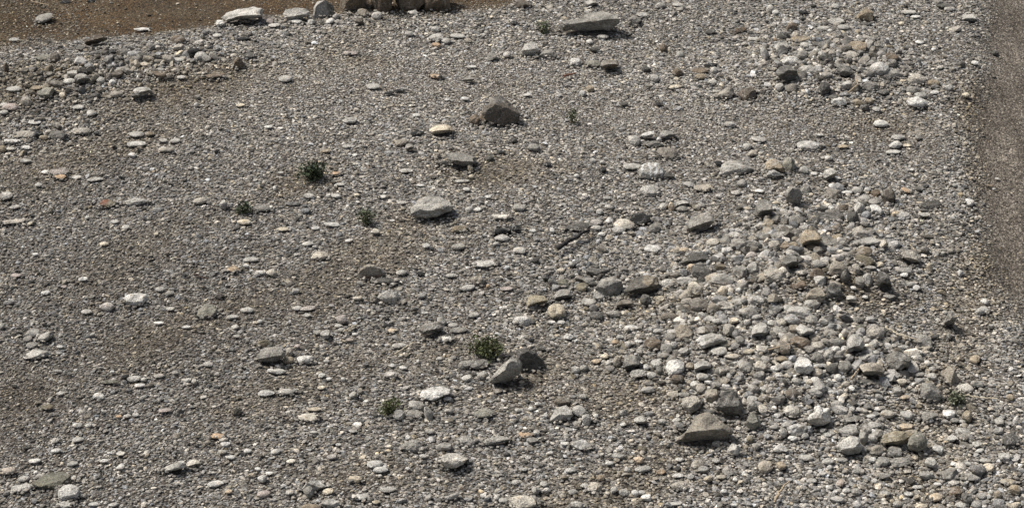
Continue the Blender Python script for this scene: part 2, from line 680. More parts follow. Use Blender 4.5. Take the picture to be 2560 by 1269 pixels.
490 882 150 95 12 LT b
145 905 170 130 20 BG a
860 855 175 170 -10 LG ro @the grey-pink boulder with black foot | tall grey-pink rounded boulder with black foot, right-centre of the heap
670 920 85 60 0 W r @the white egg-like cobble | white egg-like cobble left of the grey-pink boulder with black foot
755 915 80 60 20 WL r
685 860 160 90 0 DG u
600 975 120 110 -20 LG r
345 1090 190 150 -4 W b @the white square boulder | white square-edged boulder at the lower middle of the heap
1280 1032 260 185 0 DG ru @the big dark rounded boulder | big dark grey rounded boulder at the lower right of the heap
1030 1112 245 125 -10 TL ao @the tan wedge beside the big dark boulder | tan angular wedge left of the big dark rounded boulder
1050 742 190 145 -12 LT u @the pale knobbly boulder above a straw | pale knobbly boulder at the left end of the long white straw
1040 862 110 90 0 LG a
1540 832 160 110 0 G rh
1645 800 120 55 35 D b
1478 945 110 60 -5 W a
1480 1000 100 60 0 L a
1470 310 80 52 0 W e
1790 610 110 140 -15 Go ao @the grey stone with black hole-like foot | grey stone with black foot alone in the gravel between heap and track
1750 560 55 40 15 W r
2120 535 155 80 58 L r @the pale elongated stone on the shoulder | pale elongated stone lying on the gravel shoulder near the track
2145 445 90 60 -5 W r
910 715 110 80 0 DV e
1010 625 95 58 -12 WL a
200 510 120 58 0 L e
820 420 100 65 0 Lo o
960 405 60 38 -8 W e
760 1095 140 115 -15 G a
630 1112 130 110 0 D r
690 1200 80 65 -8 W r
460 1228 120 70 12 WL e
280 1230 100 60 0 L r
185 1070 120 75 0 WL r
65 1110 110 48 0 W e
930 1010 170 80 10 GL a
1575 1055 60 50 0 W r
1630 1115 80 48 -8 L e
1800 1175 165 195 15 TL ah @the tan upright rock near the shoulder | tan upright rock in front of the gravel shoulder, right of the heap's lower end
940 1245 160 55 10 D fa @the dark flat slab at the heap's foot | dark flat slab-like stone at the lower foot of the heap
2050 1020 120 80 8 T f
1800 800 80 50 30 D a
1905 165 60 60 20 W a
490 1150 110 80 0 TL r
510 1082 130 48 10 WL e
1265 1167 90 40 0 L e
660 700 130 60 -8 L e
600 760 180 70 -8 G e
550 645 100 60 0 L a
60 190 230 150 0 LT u @the broad pale boulder at the heap's centre | broad pale knobbly boulder left of the cream-white oval of the heap
150 1012 140 55 12 T f
330 1020 100 60 8 L r
480 1000 130 110 0 G r
1020 980 60 60 0 L r
1060 950 90 50 0 L e
1250 885 50 40 0 L r
800 995 60 55 0 L r
1120 1050 80 50 -12 W e
1270 1020 10 8 0 D r
1500 1170 90 40 0 LG e
1620 1190 100 60 5 L r
880 630 80 60 0 G e
1330 900 130 40 0 L e
260 710 110 80 15 TG r
50 740 80 60 0 D r
500 70 130 70 0 LG e
560 30 100 60 0 L e
870 110 80 80 0 LT r
1010 110 120 40 -10 L e
1410 280 90 50 15 LG r
1200 400 130 45 0 G e
1270 790 100 70 0 LG r
#D1 0 949
690 1112 215 150 12 WL r @the pale boulder by the black hollow | pale rounded boulder right of a black hollow in the lower left corner
520 990 380 150 14 DV sh @the olive slanting slab | big olive-grey slanting slab above a black hollow in the lower left corner
1720 855 265 100 12 L wu @the long pale sloping stone | long pale sloping stone with a knob at its right end, bottom left
1922 825 145 62 -6 WC eo @the cream oval at the sloping stone's tip | cream oval stone touching the right tip of the long pale sloping stone
85 900 150 75 4 PC r @the cream-pink stone at the left edge | cream-pink rounded stone close to the left edge, near the bottom
2165 556 170 50 2 O f @the flat orange stone | flat bright orange stone in fine gravel, lower left
1180 360 60 28 5 O f
1390 55 110 40 0 W e
770 450 100 48 5 WL e
2140 1025 160 58 8 WL e
555 700 110 45 18 W e
345 800 120 42 8 WL f
1035 800 90 34 5 W e
1200 860 80 50 20 WL e
220 1070 210 80 26 L e
930 1230 100 38 8 WL e
630 1240 200 70 16 L f
2270 1105 70 38 5 OC e
2220 595 90 48 12 L a
2460 700 80 38 5 W e
2290 765 110 42 8 WL a
780 590 130 48 12 L f
1200 730 80 38 30 WC f
720 830 110 48 15 L e
470 265 130 55 -5 BV f
985 155 120 55 0 WL u
1130 1235 80 38 8 WL e
2210 715 100 48 0 G e
1640 300 130 38 8 P f
880 450 70 38 15 L e
240 980 120 60 18 L e
395 950 80 40 20 L e
550 600 80 55 10 L e
1270 355 70 40 10 L e
1350 345 70 36 5 WL e
600 130 90 30 22 L f
#D2 640 949
1765 140 345 135 12 W e @the big white oval boulder | big white oval boulder with pinkish lower right, lower middle of the picture
1600 255 170 105 0 GL u
1570 335 165 85 0 G e
1415 340 120 88 5 L r
1710 320 90 120 15 LG a
525 370 235 75 2 CW f @the flat cream stone of the lower field | wide flat cream-white stone alone in the lower middle-left gravel
105 130 170 62 8 WL e
310 115 215 58 10 GL f
965 145 80 65 25 L b
1960 800 275 165 -8 WC r @the cream dome boulder | cream dome-like boulder alone near the bottom middle
1545 652 205 110 12 G rh @the half-buried grey-green boulder | half-buried grey-green boulder up and left of the cream dome boulder
1860 660 160 70 8 LG u
2075 600 190 88 3 LG uh
2400 600 290 90 8 GL uo @the long grey lumpy stone | long grey lumpy stone above right of the cream dome boulder
1180 832 160 65 6 WL e
1235 890 150 58 3 WL e
990 982 145 65 0 CT r @the cream-tan rounded stone | cream-tan rounded stone below a pair of pale oval ones, bottom middle-left
1230 950 42 30 0 W r
1505 878 46 28 0 W e
1310 1085 170 55 8 LG f
1030 1155 205 62 10 L f
740 1222 190 90 4 L a @the pale angular stone at the bottom edge | pale angular stone close to the bottom edge, left of the middle
580 1050 250 110 10 L a
520 1095 110 105 20 G r
715 1100 105 58 5 C a
1945 1142 225 62 20 L t @the pale pointed splinter | long pale pointed splinter of stone near the bottom middle
1710 1160 70 50 25 L e
65 975 90 70 0 WL r
135 925 80 34 5 W e
20 880 60 34 0 W e
195 710 95 48 15 WL e
350 805 100 42 15 CW e
750 760 100 48 8 LP e
960 505 90 32 0 L f
2260 330 200 85 5 GV fh
1725 510 95 48 0 L e
1665 755 95 40 5 L e
1510 570 60 48 8 W r
545 1255 180 55 0 T e
2110 85 90 34 14 WL e
1900 185 85 42 5 W b
580 290 140 38 3 C f
2455 1195 100 50 0 L e
340 1110 90 48 15 WL a
80 1130 140 70 8 P e
1280 855 50 22 0 W e
820 640 60 28 0 W e
650 75 80 36 15 C e
570 515 90 22 0 L f
2390 1160 70 55 15 L r
1190 1210 80 34 20 C f
1090 210 50 24 15 W e
#D3 1280 949
1900 465 585 300 0 GT aq @the whale-backed boulder | biggest boulder, humped like a whale's back with a black hollow underneath, lower right
2140 215 285 245 -10 DG aq @the dark humped boulder above the whale-backed one | big dark grey humped boulder directly above the whale-backed boulder
1980 150 150 125 15 TL r @the pale tan cobble beside the dark hump | pale tan cobble against the left side of the dark grey humped boulder
1780 240 200 175 25 LT a @the pale leaning rock | pale leaning rock up and left of the whale-backed boulder
2390 400 150 170 0 GV a @the grey-green rock right of the whale-back | grey-green rock just right of the whale-backed boulder
2380 255 110 115 0 GL a
490 330 220 155 15 LG a @the pale half-buried rock pair's left stone | left and larger of two pale half-buried rocks, lower centre-right gravel
670 305 150 105 -10 L r @the right stone of the pale pair | right and smaller of two pale half-buried rocks, lower centre-right gravel
740 380 90 90 -10 L a
680 640 225 108 8 WL a @the pale blunt stone | pale blunt wedge-like stone with brown right end, bottom centre-right gravel
140 545 150 58 -5 OB fh @the rusty flat stone | rusty orange-brown flat stone with a grey pebble at its foot
205 597 130 60 5 GL a
245 515 70 48 0 WL r
700 165 80 50 0 LG r
500 215 170 65 0 DT u
1270 390 130 80 0 LG a
1345 95 150 65 8 LG u
1590 135 110 60 8 CL a
1700 145 130 48 5 G e
1810 45 90 70 0 WL r
1875 75 110 80 0 LT r
1950 25 90 40 0 W r
2020 50 110 70 0 G r
1255 790 95 65 5 OC a @the small orange-tan stone | small orange-tan angular stone in the gravel below left of the whale-backed boulder
1475 910 100 48 0 BO f
835 1060 170 100 18 CL a @the cream-grey sloping stone | cream-grey sloping stone near the bottom, below the pale blunt stone
1650 1045 175 88 10 LT r @the low pale tan stone | low pale tan rounded stone near the bottom, below the whale-backed boulder
1330 1157 100 65 15 W b @the white blocky pebble | white blocky pebble near the bottom, right end of a row of small pale ones
1220 1115 75 58 0 W r
1285 1115 70 44 0 L r
1110 1110 100 60 0 LG r
1895 880 110 62 10 L e
1645 945 120 42 8 W f
1765 950 80 48 0 WL a
1660 790 90 38 0 WL e
2195 685 130 110 -20 L u @the bluish pale knobbly stone | bluish pale knobbly stone below the right end of the whale-backed boulder
2420 655 90 60 12 L a
2510 860 150 120 0 TL r @the round tan stone | round tan stone at lower right, beside a smaller disc-like tan one
1605 1225 170 48 5 L s
650 1240 150 75 0 LG r @the round grey stone at the bottom edge | round grey stone cut by the bottom edge, right of the middle
100 1210 280 130 8 LC a @the big pale rock cut by the bottom edge | big pale rock cut by the bottom edge at the middle of the picture
580 890 120 42 8 L e
240 1090 90 60 0 L a
340 1090 80 48 8 W r
315 1030 80 48 0 L e
35 1010 80 48 0 L r
1300 880 170 60 8 LG e
2070 960 100 42 12 CL e
2020 800 80 40 0 L e
1840 830 130 80 8 LT e
880 970 90 60 0 TB r
1050 755 130 58 0 LD b
965 825 90 38 8 WL e
1630 395 90 48 12 L a
1485 405 80 44 0 L r
2360 580 80 60 0 TV r
1940 975 90 58 10 TC a
525 630 90 36 0 WL f
2100 1100 70 40 5 W e
720 1045 90 44 0 L e
2510 80 80 60 0 L r
2120 60 90 48 0 W e
720 370 55 50 0 W r
835 355 45 45 0 W r
330 350 50 45 0 W r
2380 190 110 70 0 L r
1100 440 55 35 15 W e
260 235 70 38 0 WL a
185 285 50 40 0 W r
60 300 60 36 5 L e
690 860 55 30 0 W r
1010 1085 70 60 20 L r
1140 885 70 60 0 L r
600 1105 100 50 12 L e
2210 985 50 45 0 W a
110 885 90 36 0 L e
380 720 55 30 15 WL e
1100 310 70 45 0 L a
2200 1240 60 30 0 W r
1840 1075 1 1 0 W r
#D4 1920 949
500 345 245 215 0 WT aq @the white-crowned tan boulder | tan boulder with bright white crown, lower right heap
230 302 155 100 5 WC r @the white-cream round stone | white-cream rounded stone left of the white-crowned tan boulder
285 492 205 120 -10 GL a @the grey rock below the white-crowned one | grey angular rock below left of the white-crowned tan boulder
790 500 225 115 5 L b @the pale flat-topped rock | pale flat-topped rock above a dark-bellied one, bottom right
800 642 250 195 5 Lo aQ @the dark-bellied pale rock | pale rock with dark belly, directly below the pale flat-topped rock
1250 580 280 150 8 TV rq @the tan arched boulder at lower right | tan-olive arched boulder with black shadow at its foot, bottom right
1460 612 205 200 10 GV r @the grey-green round boulder | grey-green round boulder just right of the tan-olive arched boulder
1350 457 165 70 -4 CO b @the cream brick-like stone | cream-orange brick-like stone above the grey-green round boulder
1378 350 135 88 0 L b @the pale square cobble | pale square-edged cobble above the cream-orange brick-like stone
1790 337 125 85 8 W r @the white round cobble at lower right | white round cobble right of a grey roof-shaped stone, lower right
1600 357 175 90 -6 G a @the grey roof-shaped stone | grey roof-shaped stone left of the white round cobble, lower right
1180 332 155 70 0 LT r
1035 447 185 65 3 L e
820 388 225 65 10 G f @the grey flat slab right of the white crown | grey flat slab-like stone right of the white-crowned tan boulder
940 555 90 110 10 G a
1040 575 90 80 20 L r
1250 710 145 105 -10 LG a
1080 692 175 100 0 GT u
945 690 80 70 0 G r
1320 812 235 88 10 G u
1610 815 120 95 -10 L b
1140 800 120 80 0 GL r
1035 790 75 55 5 WL b
2400 582 160 150 10 D a @the dark rock at the lower right edge | dark rough rock close to the right edge, lower right
1945 85 195 100 25 WC e @the white slanted stone behind the pale green weed | white slanted stone right behind the small pale green weed
1600 110 200 165 -35 G s @the grey slab left of the pale green weed | grey slanting slab with dark lower part, left of the small pale green weed
1275 100 100 70 0 GL r
1100 165 80 52 -12 L r
1360 170 100 42 5 CO e
630 125 90 44 0 W r
830 85 60 40 0 W r
475 120 145 90 0 L u
255 138 175 100 0 DB u
1680 690 115 85 -35 WL a
1930 512 165 78 -10 LG u
1960 560 180 75 0 G e
1820 580 100 70 0 L a
1660 1160 130 85 16 CO r @the cream-orange stone at the bottom right | cream-orange rounded stone in the bottom right gravel, left of a brown one
1845 1020 115 48 14 WC e
1790 930 190 120 20 G a @the grey triangular rock | grey triangular rock in the bottom right gravel
2010 960 185 78 -8 LG e
2180 870 115 92 22 C r @the cream round cobble | cream round cobble right of a pale oval one, bottom right
2060 890 115 58 -5 L e
2340 770 135 100 -20 L a
2380 1010 195 58 -10 CT f @the long cream-tan flat stone | long cream-tan flat stone near the right edge at the bottom
2440 1082 120 88 -12 T r
2495 1083 56 44 0 W r
1855 1100 145 98 12 B r
2440 1240 135 62 5 C a
2060 1230 115 62 0 L r
1905 1240 115 60 -10 L e
1520 1250 115 50 0 C r
610 865 56 44 0 W r
130 850 102 76 0 T r
10 840 72 80 0 T r
370 770 145 58 0 LG e
590 805 120 68 10 L a
730 790 120 46 8 L e
130 680 130 70 0 WL a
680 1180 155 60 0 L a
605 1065 72 48 0 WL r
780 1095 92 48 8 WL e
1390 1130 96 44 0 WL e
1395 1003 66 34 0 W r
1320 1003 52 30 0 W e
1675 1030 76 34 0 W e
1050 1000 60 44 12 WL r
710 1020 82 58 20 PT e
240 575 92 48 5 W e
365 550 80 58 5 WL r
590 545 80 42 -8 WL e
540 500 80 48 -10 L a
1570 940 155 58 15 LG a
1150 950 112 56 -5 LG a
2150 800 112 48 0 L e
2070 635 92 58 8 L a
2095 700 92 38 12 WL e
2450 390 50 72 -10 WL r
1980 830 82 44 0 WL b
1480 1060 112 34 5 L f
1750 410 72 40 0 LG r
1850 400 92 48 0 G e
1920 410 82 38 0 L e
2125 180 62 40 -15 W e
2275 500 112 66 15 L u
180 440 110 60 15 L e
150 510 70 80 0 L r
60 465 100 45 10 LG e
90 355 70 45 8 W e
880 905 100 40 8 L e
1020 360 90 38 0 W e
900 290 56 38 -10 W e
1080 290 70 34 0 W e
830 290 60 60 0 L r
700 440 10 8 0 G r
680 240 120 70 0 LG e
1290 1230 110 60 10 LG r
1160 1120 110 50 0 LG e
1900 300 10 8 0 G r
1970 350 100 100 0 T r
2290 410 90 70 10 LG e
2400 170 90 60 -10 T r
2070 40 130 70 0 LG u
2210 1110 50 50 0 W r
2110 1150 100 60 0 LG e
2270 1130 80 80 0 TG r
1960 1170 110 110 0 DG u
870 1100 90 60 15 LG r
630 1140 80 70 0 L a
430 1000 110 50 10 L e
"""

# ---------------------------------------------------------------- camera / projection
PITCH = math.radians(33.0)
DIST = 20.0
HALFW = 5.0                     # half width of the frame at the origin, metres
PW, PH = 2560.0, 1269.0
CP, SP = math.cos(PITCH), math.sin(PITCH)
CAM = np.array([0.0, -DIST * CP, DIST * SP])
FWD = np.array([0.0, CP, -SP]); RGT = np.array([1.0, 0, 0]); UPV = np.array([0.0, SP, CP])
FPX = (PW / 2) * DIST / HALFW   # focal length in photo pixels


def project(P):
    """world points -> photo pixels"""
    d = P - CAM
    z = d @ FWD
    return np.stack([PW / 2 + FPX * (d @ RGT) / z, PH / 2 - FPX * (d @ UPV) / z], -1)


def ray(px, py):
    px = np.asarray(px, float); py = np.asarray(py, float)
    return (FWD + ((px - PW / 2) / FPX)[..., None] * RGT + ((PH / 2 - py) / FPX)[..., None] * UPV)


def flat_hit(px, py):
    r = ray(px, py)
    t = -CAM[2] / r[..., 2]
    return CAM + r * t[..., None]


# ---------------------------------------------------------------- noise
_rs = np.random.RandomState(7)
_ND = _rs.normal(size=(24, 3)); _ND /= np.linalg.norm(_ND, axis=1)[:, None]
_NP = _rs.uniform(0, 6.283, 24); _NF = _rs.uniform(.7, 1.5, 24)


def noise(P, f=1.0, seed=0, n=10):
    """smooth pseudo noise about -1..1"""
    out = np.zeros(P.shape[0])
    for i in range(n):
        k = (i * 5 + seed * 3) % 24
        out += np.sin(P @ (_ND[(k + seed) % 24] * f * _NF[k]) + _NP[(k + 7 * seed) % 24] + seed * 1.7)
    return out / math.sqrt(n) * .75


def noise2(X, Y, f, seed=0):
    return noise(np.stack([X, Y, np.zeros_like(X)], -1), f, seed, 10)


def smooth(a, b, x):
    t = np.clip((x - a) / (b - a), 0, 1)
    return t * t * (3 - 2 * t)


def blob(px, py, cx, cy, rx, ry, rot=0.0):
    c, s = math.cos(math.radians(rot)), math.sin(math.radians(rot))
    dx, dy = px - cx, py - cy
    u = (dx * c - dy * s) / rx; v = (dx * s + dy * c) / ry
    return np.exp(-(u * u + v * v))


# ---------------------------------------------------------------- layout fields, on flat ground positions
TRACK_EDGE = [(-400, 2452), (0, 2470), (125, 2478), (250, 2460), (370, 2444), (470, 2458), (570, 2476), (640, 2488),
              (745, 2532), (820, 2566), (1000, 2630), (1400, 2740)]
SILT_EDGE = [(-900, 150), (-60, 128), (100, 98), (230, 94), (330, 90), (420, 82), (545, 64), (640, 50), (780, 44), (860, 34), (1010, 32),
             (1130, 27), (1215, 15), (1290, -10), (1400, -60), (1700, -160)]


def flat_px(X, Y):
    return project(np.stack([X, Y, np.zeros_like(X)], -1)).T


def track_dist(px, py):
    """>0 on the smooth track, photo pixels"""
    ys = [e[0] for e in TRACK_EDGE]; xs = [e[1] for e in TRACK_EDGE]
    return px - np.interp(py, ys, xs)


def silt_dist(px, py):
    xs = [e[0] for e in SILT_EDGE]; ys = [e[1] for e in SILT_EDGE]
    return np.interp(px, xs, ys) - py


def height(X, Y):
    X = np.asarray(X, float); Y = np.asarray(Y, float)
    if X.ndim == 0: return height(X[None], Y[None])[0]
    px, py = flat_px(X, Y)
    h = .035 * noise2(X, Y, .9, 1) + .016 * noise2(X, Y, 2.6, 2) + .007 * noise2(X, Y, 7.0, 3)
    h += .34 * blob(px, py, 1990, 730, 330, 200, 15) + .14 * blob(px, py, 2060, 960, 330, 170)
    h += .22 * blob(px, py, 2090, 190, 270, 110)
    h += .13 * blob(px, py, 300, 190, 420, 90, 8)
    td = track_dist(px, py)
    h += .06 * np.exp(-((td + 85) / 75) ** 2) * (1 + .5 * noise2(X, Y, 4.0, 12))
    h -= .05 * smooth(-75, 60, td)
    sd = silt_dist(px, py)
    h -= .035 * smooth(-25, 25, sd)
    return h


def hit(px, py, iters=5):
    """photo pixel -> point on the modelled ground"""
    r = ray(px, py)
    t = -CAM[2] / r[..., 2]
    for _ in range(iters):
        P = CAM + r * t[..., None]
        t = (height(P[..., 0], P[..., 1]) - CAM[2]) / r[..., 2]
    return CAM + r * t[..., None]


# ---------------------------------------------------------------- materials
def new_mat(name):
    m = bpy.data.materials.new(name); m.use_nodes = True
    nt = m.node_tree; nt.nodes.clear()
    out = nt.nodes.new('ShaderNodeOutputMaterial'); b = nt.nodes.new('ShaderNodeBsdfPrincipled')
    nt.links.new(b.outputs[0], out.inputs[0])
    b.inputs['Roughness'].default_value = .85
    b.inputs['Specular IOR Level'].default_value = .25
    return m, nt, b


def N(nt, typ, **kw):
    n = nt.nodes.new(typ)
    for k, v in kw.items():
        if k.startswith('i_'):
            n.inputs[k[2:].replace('_', ' ')].default_value = v
        else:
            setattr(n, k, v)
    return n


def mulmix(nt, a, b, fac=1.0, mode='MULTIPLY'):
    m = nt.nodes.new('ShaderNodeMix'); m.data_type = 'RGBA'; m.blend_type = mode
    m.inputs[0].default_value = fac if not hasattr(fac, 'links') else 1
    if hasattr(fac, 'links'): nt.links.new(fac, m.inputs[0])
    for s, i in ((a, 6), (b, 7)):
        if hasattr(s, 'links'): nt.links.new(s, m.inputs[i])
        else: m.inputs[i].default_value = s
    return m.outputs[2]


def ramp(nt, src, stops):
    r = nt.nodes.new('ShaderNodeValToRGB')
    el = r.color_ramp.elements
    while len(el) < len(stops): el.new(.5)
    for e, (p, c) in zip(el, stops):
        e.position = p; e.color = (c[0], c[1], c[2], 1) if len(c) == 3 else c
    nt.links.new(src, r.inputs[0])
    return r.outputs[0]


def stone_material(name, stripes=False, fine=1.0):
    m, nt, b = new_mat(name)
    at = N(nt, 'ShaderNodeAttribute', attribute_name='tone')
    co = N(nt, 'ShaderNodeTexCoord'); inf = N(nt, 'ShaderNodeObjectInfo')
    sc = N(nt, 'ShaderNodeVectorMath', operation='SCALE'); sc.inputs[0].default_value = (37, 91, 53)
    nt.links.new(inf.outputs['Random'], sc.inputs['Scale'])
    ad = N(nt, 'ShaderNodeVectorMath', operation='ADD')
    nt.links.new(co.outputs['Object'], ad.inputs[0]); nt.links.new(sc.outputs[0], ad.inputs[1])
    vec = ad.outputs[0]
    n1 = N(nt, 'ShaderNodeTexNoise', i_Scale=75 * fine, i_Detail=4.0, i_Roughness=.7); nt.links.new(vec, n1.inputs['Vector'])
    n2 = N(nt, 'ShaderNodeTexNoise', i_Scale=9.0 * fine, i_Detail=5.0, i_Roughness=.62); nt.links.new(vec, n2.inputs['Vector'])
    n3 = N(nt, 'ShaderNodeTexNoise', i_Scale=19.0, i_Detail=4.0, i_Roughness=.7); nt.links.new(vec, n3.inputs['Vector'])
    c = mulmix(nt, at.outputs['Color'], ramp(nt, n1.outputs[0], [(.36, (.48, .475, .47)), (.5, (1, 1, 1)), (.64, (1.5, 1.5, 1.48))]))
    c = mulmix(nt, c, ramp(nt, n2.outputs[0], [(.34, (.55, .55, .54)), (.52, (1, 1, 1)), (.66, (1.25, 1.25, 1.23))]))
    n6 = N(nt, 'ShaderNodeTexNoise', i_Scale=6.5, i_Detail=3.0, i_Distortion=.6); nt.links.new(vec, n6.inputs['Vector'])
    vn = N(nt, 'ShaderNodeRGBToBW'); nt.links.new(ramp(nt, n6.outputs[0], [(.485, (0, 0, 0)), (.50, (.42, .42, .42)), (.515, (0, 0, 0))]), vn.inputs[0])
    c = mulmix(nt, c, (.48, .46, .42, 1), vn.outputs[0], 'MIX')
    st = ramp(nt, n3.outputs[0], [(.55, (0, 0, 0)), (.72, (.6, .6, .6))])
    sv = N(nt, 'ShaderNodeRGBToBW'); nt.links.new(st, sv.inputs[0])
    c = mulmix(nt, c, (.92, .74, .55, 1), sv.outputs[0])
    if stripes:
        w = N(nt, 'ShaderNodeTexWave', i_Scale=4.2, i_Distortion=7.0, i_Detail=3.0, i_Detail_Scale=2.5); nt.links.new(co.outputs['Object'], w.inputs['Vector'])
        wb = N(nt, 'ShaderNodeRGBToBW'); nt.links.new(ramp(nt, w.outputs[0], [(.55, (0, 0, 0)), (.9, (.6, .6, .6))]), wb.inputs[0])
        c = mulmix(nt, c, (.62, .62, .6, 1), wb.outputs[0], 'MIX')
    nt.links.new(c, b.inputs['Base Color'])
    bp = N(nt, 'ShaderNodeBump', i_Strength=.75, i_Distance=.012); nt.links.new(n1.outputs[0], bp.inputs['Height'])
    bp2 = N(nt, 'ShaderNodeBump', i_Strength=.6, i_Distance=.03); nt.links.new(n3.outputs[0], bp2.inputs['Height'])
    nt.links.new(bp.outputs[0], bp2.inputs['Normal']); nt.links.new(bp2.outputs[0], b.inputs['Normal'])
    return m


def ground_material(name, dark, light, tint, cell=34.0, grain=.5, streak=False, rust=None):
    m, nt, b = new_mat(name)
    co = N(nt, 'ShaderNodeTexCoord')
    v = N(nt, 'ShaderNodeTexVoronoi', i_Scale=cell); nt.links.new(co.outputs['Object'], v.inputs['Vector'])
    bw = N(nt, 'ShaderNodeRGBToBW'); nt.links.new(v.outputs['Color'], bw.inputs[0])
    n1 = N(nt, 'ShaderNodeTexNoise', i_Scale=90.0, i_Detail=3.0, i_Roughness=.75); nt.links.new(co.outputs['Object'], n1.inputs['Vector'])
    n2 = N(nt, 'ShaderNodeTexNoise', i_Scale=1.1, i_Detail=6.0, i_Roughness=.6); nt.links.new(co.outputs['Object'], n2.inputs['Vector'])
    c = ramp(nt, bw.outputs[0], [(.15, dark), (.55, tint), (.95, light)])
    c = mulmix(nt, c, ramp(nt, n1.outputs[0], [(.3, (1 - grain,) * 3), (.7, (1 + grain,) * 3)]))
    c = mulmix(nt, c, ramp(nt, n2.outputs[0], [(.33, (.72, .70, .68)), (.68, (1.25, 1.24, 1.22))]))
    if streak:      # wheel-worn lines along the track
        mp = N(nt, 'ShaderNodeMapping'); mp.inputs['Scale'].default_value = (5.5, .35, 1); mp.inputs['Rotation'].default_value = (0, 0, .06)
        nt.links.new(co.outputs['Object'], mp.inputs['Vector'])
        n4 = N(nt, 'ShaderNodeTexNoise', i_Scale=1.0, i_Detail=5.0, i_Roughness=.65); nt.links.new(mp.outputs[0], n4.inputs['Vector'])
        c = mulmix(nt, c, ramp(nt, n4.outputs[0], [(.36, (.72, .70, .67)), (.5, (1, 1, 1)), (.64, (1.22, 1.22, 1.22))]))
    if rust:
        n5 = N(nt, 'ShaderNodeTexNoise', i_Scale=2.3, i_Detail=7.0, i_Roughness=.7); nt.links.new(co.outputs['Object'], n5.inputs['Vector'])
        rb = N(nt, 'ShaderNodeRGBToBW'); nt.links.new(ramp(nt, n5.outputs[0], [(.40, (0, 0, 0)), (.60, (.9, .9, .9))]), rb.inputs[0])
        c = mulmix(nt, c, rust, rb.outputs[0])
    nt.links.new(c, b.inputs['Base Color'])
    bp = N(nt, 'ShaderNodeBump', i_Strength=.9, i_Distance=.012); nt.links.new(n1.outputs[0], bp.inputs['Height'])
    bp2 = N(nt, 'ShaderNodeBump', i_Strength=.8, i_Distance=.02, invert=True); nt.links.new(v.outputs['Distance'], bp2.inputs['Height'])
    nt.links.new(bp.outputs[0], bp2.inputs['Normal']); nt.links.new(bp2.outputs[0], b.inputs['Normal'])
    b.inputs['Roughness'].default_value = .95
    return m


def plain_material(name, col, var=.3, scale=60.0, rough=.7):
    m, nt, b = new_mat(name)
    co = N(nt, 'ShaderNodeTexCoord')
    n1 = N(nt, 'ShaderNodeTexNoise', i_Scale=scale, i_Detail=3.0); nt.links.new(co.outputs['Object'], n1.inputs['Vector'])
    c = mulmix(nt, (*col, 1), ramp(nt, n1.outputs[0], [(.3, (1 - var,) * 3), (.7, (1 + var,) * 3)]))
    nt.links.new(c, b.inputs['Base Color']); b.inputs['Roughness'].default_value = rough
    return m


M_STONE = stone_material('stone'); M_STRIPED = stone_material('striped_stone', True)
M_GRAVEL = stone_material('gravel_stone', fine=1.3)
M_SOIL = ground_material('gravelly_soil', (.035, .028, .022), (.22, .205, .185), (.085, .073, .06))
M_TRACK = ground_material('packed_grit', (.04, .034, .028), (.24, .212, .178), (.105, .089, .072), 48, .7, True)
M_SILT = ground_material('brown_silt', (.034, .025, .015), (.120, .088, .052), (.068, .050, .030), 45, .85, False, (.95, .78, .58, 1))

# ---------------------------------------------------------------- mesh building
COL = bpy.context.scene.collection


def mesh_from(name, V, F, tone=None, mat=None, smooth_shade=True):
    """V (n,3), F (m,k) arrays -> mesh datablock"""
    me = bpy.data.meshes.new(name)
    V = np.ascontiguousarray(V, dtype=np.float32); F = np.ascontiguousarray(F, dtype=np.int32)
    k = F.shape[1]
    me.vertices.add(len(V)); me.vertices.foreach_set('co', V.ravel())
    me.loops.add(F.size); me.loops.foreach_set('vertex_index', F.ravel())
    me.polygons.add(len(F))
    me.polygons.foreach_set('loop_start', np.arange(0, F.size, k, dtype=np.int32))
    me.polygons.foreach_set('loop_total', np.full(len(F), k, dtype=np.int32))
    me.polygons.foreach_set('use_smooth', np.full(len(F), smooth_shade, dtype=bool))
    if tone is not None:
        a = me.attributes.new('tone', 'FLOAT_COLOR', 'POINT')
        t = np.concatenate([np.broadcast_to(tone, (len(V), 3)), np.ones((len(V), 1))], 1).astype(np.float32)
        a.data.foreach_set('color', np.ascontiguousarray(t).ravel())
    if mat: me.materials.append(mat)
    me.update(calc_edges=True)
    return me


def link(name, me, loc=(0, 0, 0), label=None, cat=None, group=None, kind=None, parent=None):
    o = bpy.data.objects.new(name, me); COL.objects.link(o)
    o.location = [float(x) for x in loc]
    if label: o['label'] = label
    if cat: o['category'] = cat
    if group: o['group'] = group
    if kind: o['kind'] = kind
    if parent: o.parent = parent
    return o


def ico(sub):
    bm = bmesh.new(); bmesh.ops.create_icosphere(bm, subdivisions=sub, radius=1)
    V = np.array([v.co[:] for v in bm.verts]); F = np.array([[v.index for v in f.verts] for f in bm.faces]); bm.free()
    return V, F


ICO = {s: ico(s) for s in (1, 2, 3, 4)}

# ---------------------------------------------------------------- ground, track, silt
def axis(lo, hi, step, far):
    core = np.arange(lo, hi + 1e-6, step)
    g = step * 1.6 ** np.arange(1, 20); out = np.cumsum(g); out = out[out < far]
    return np.concatenate([lo - out[::-1], core, hi + out])


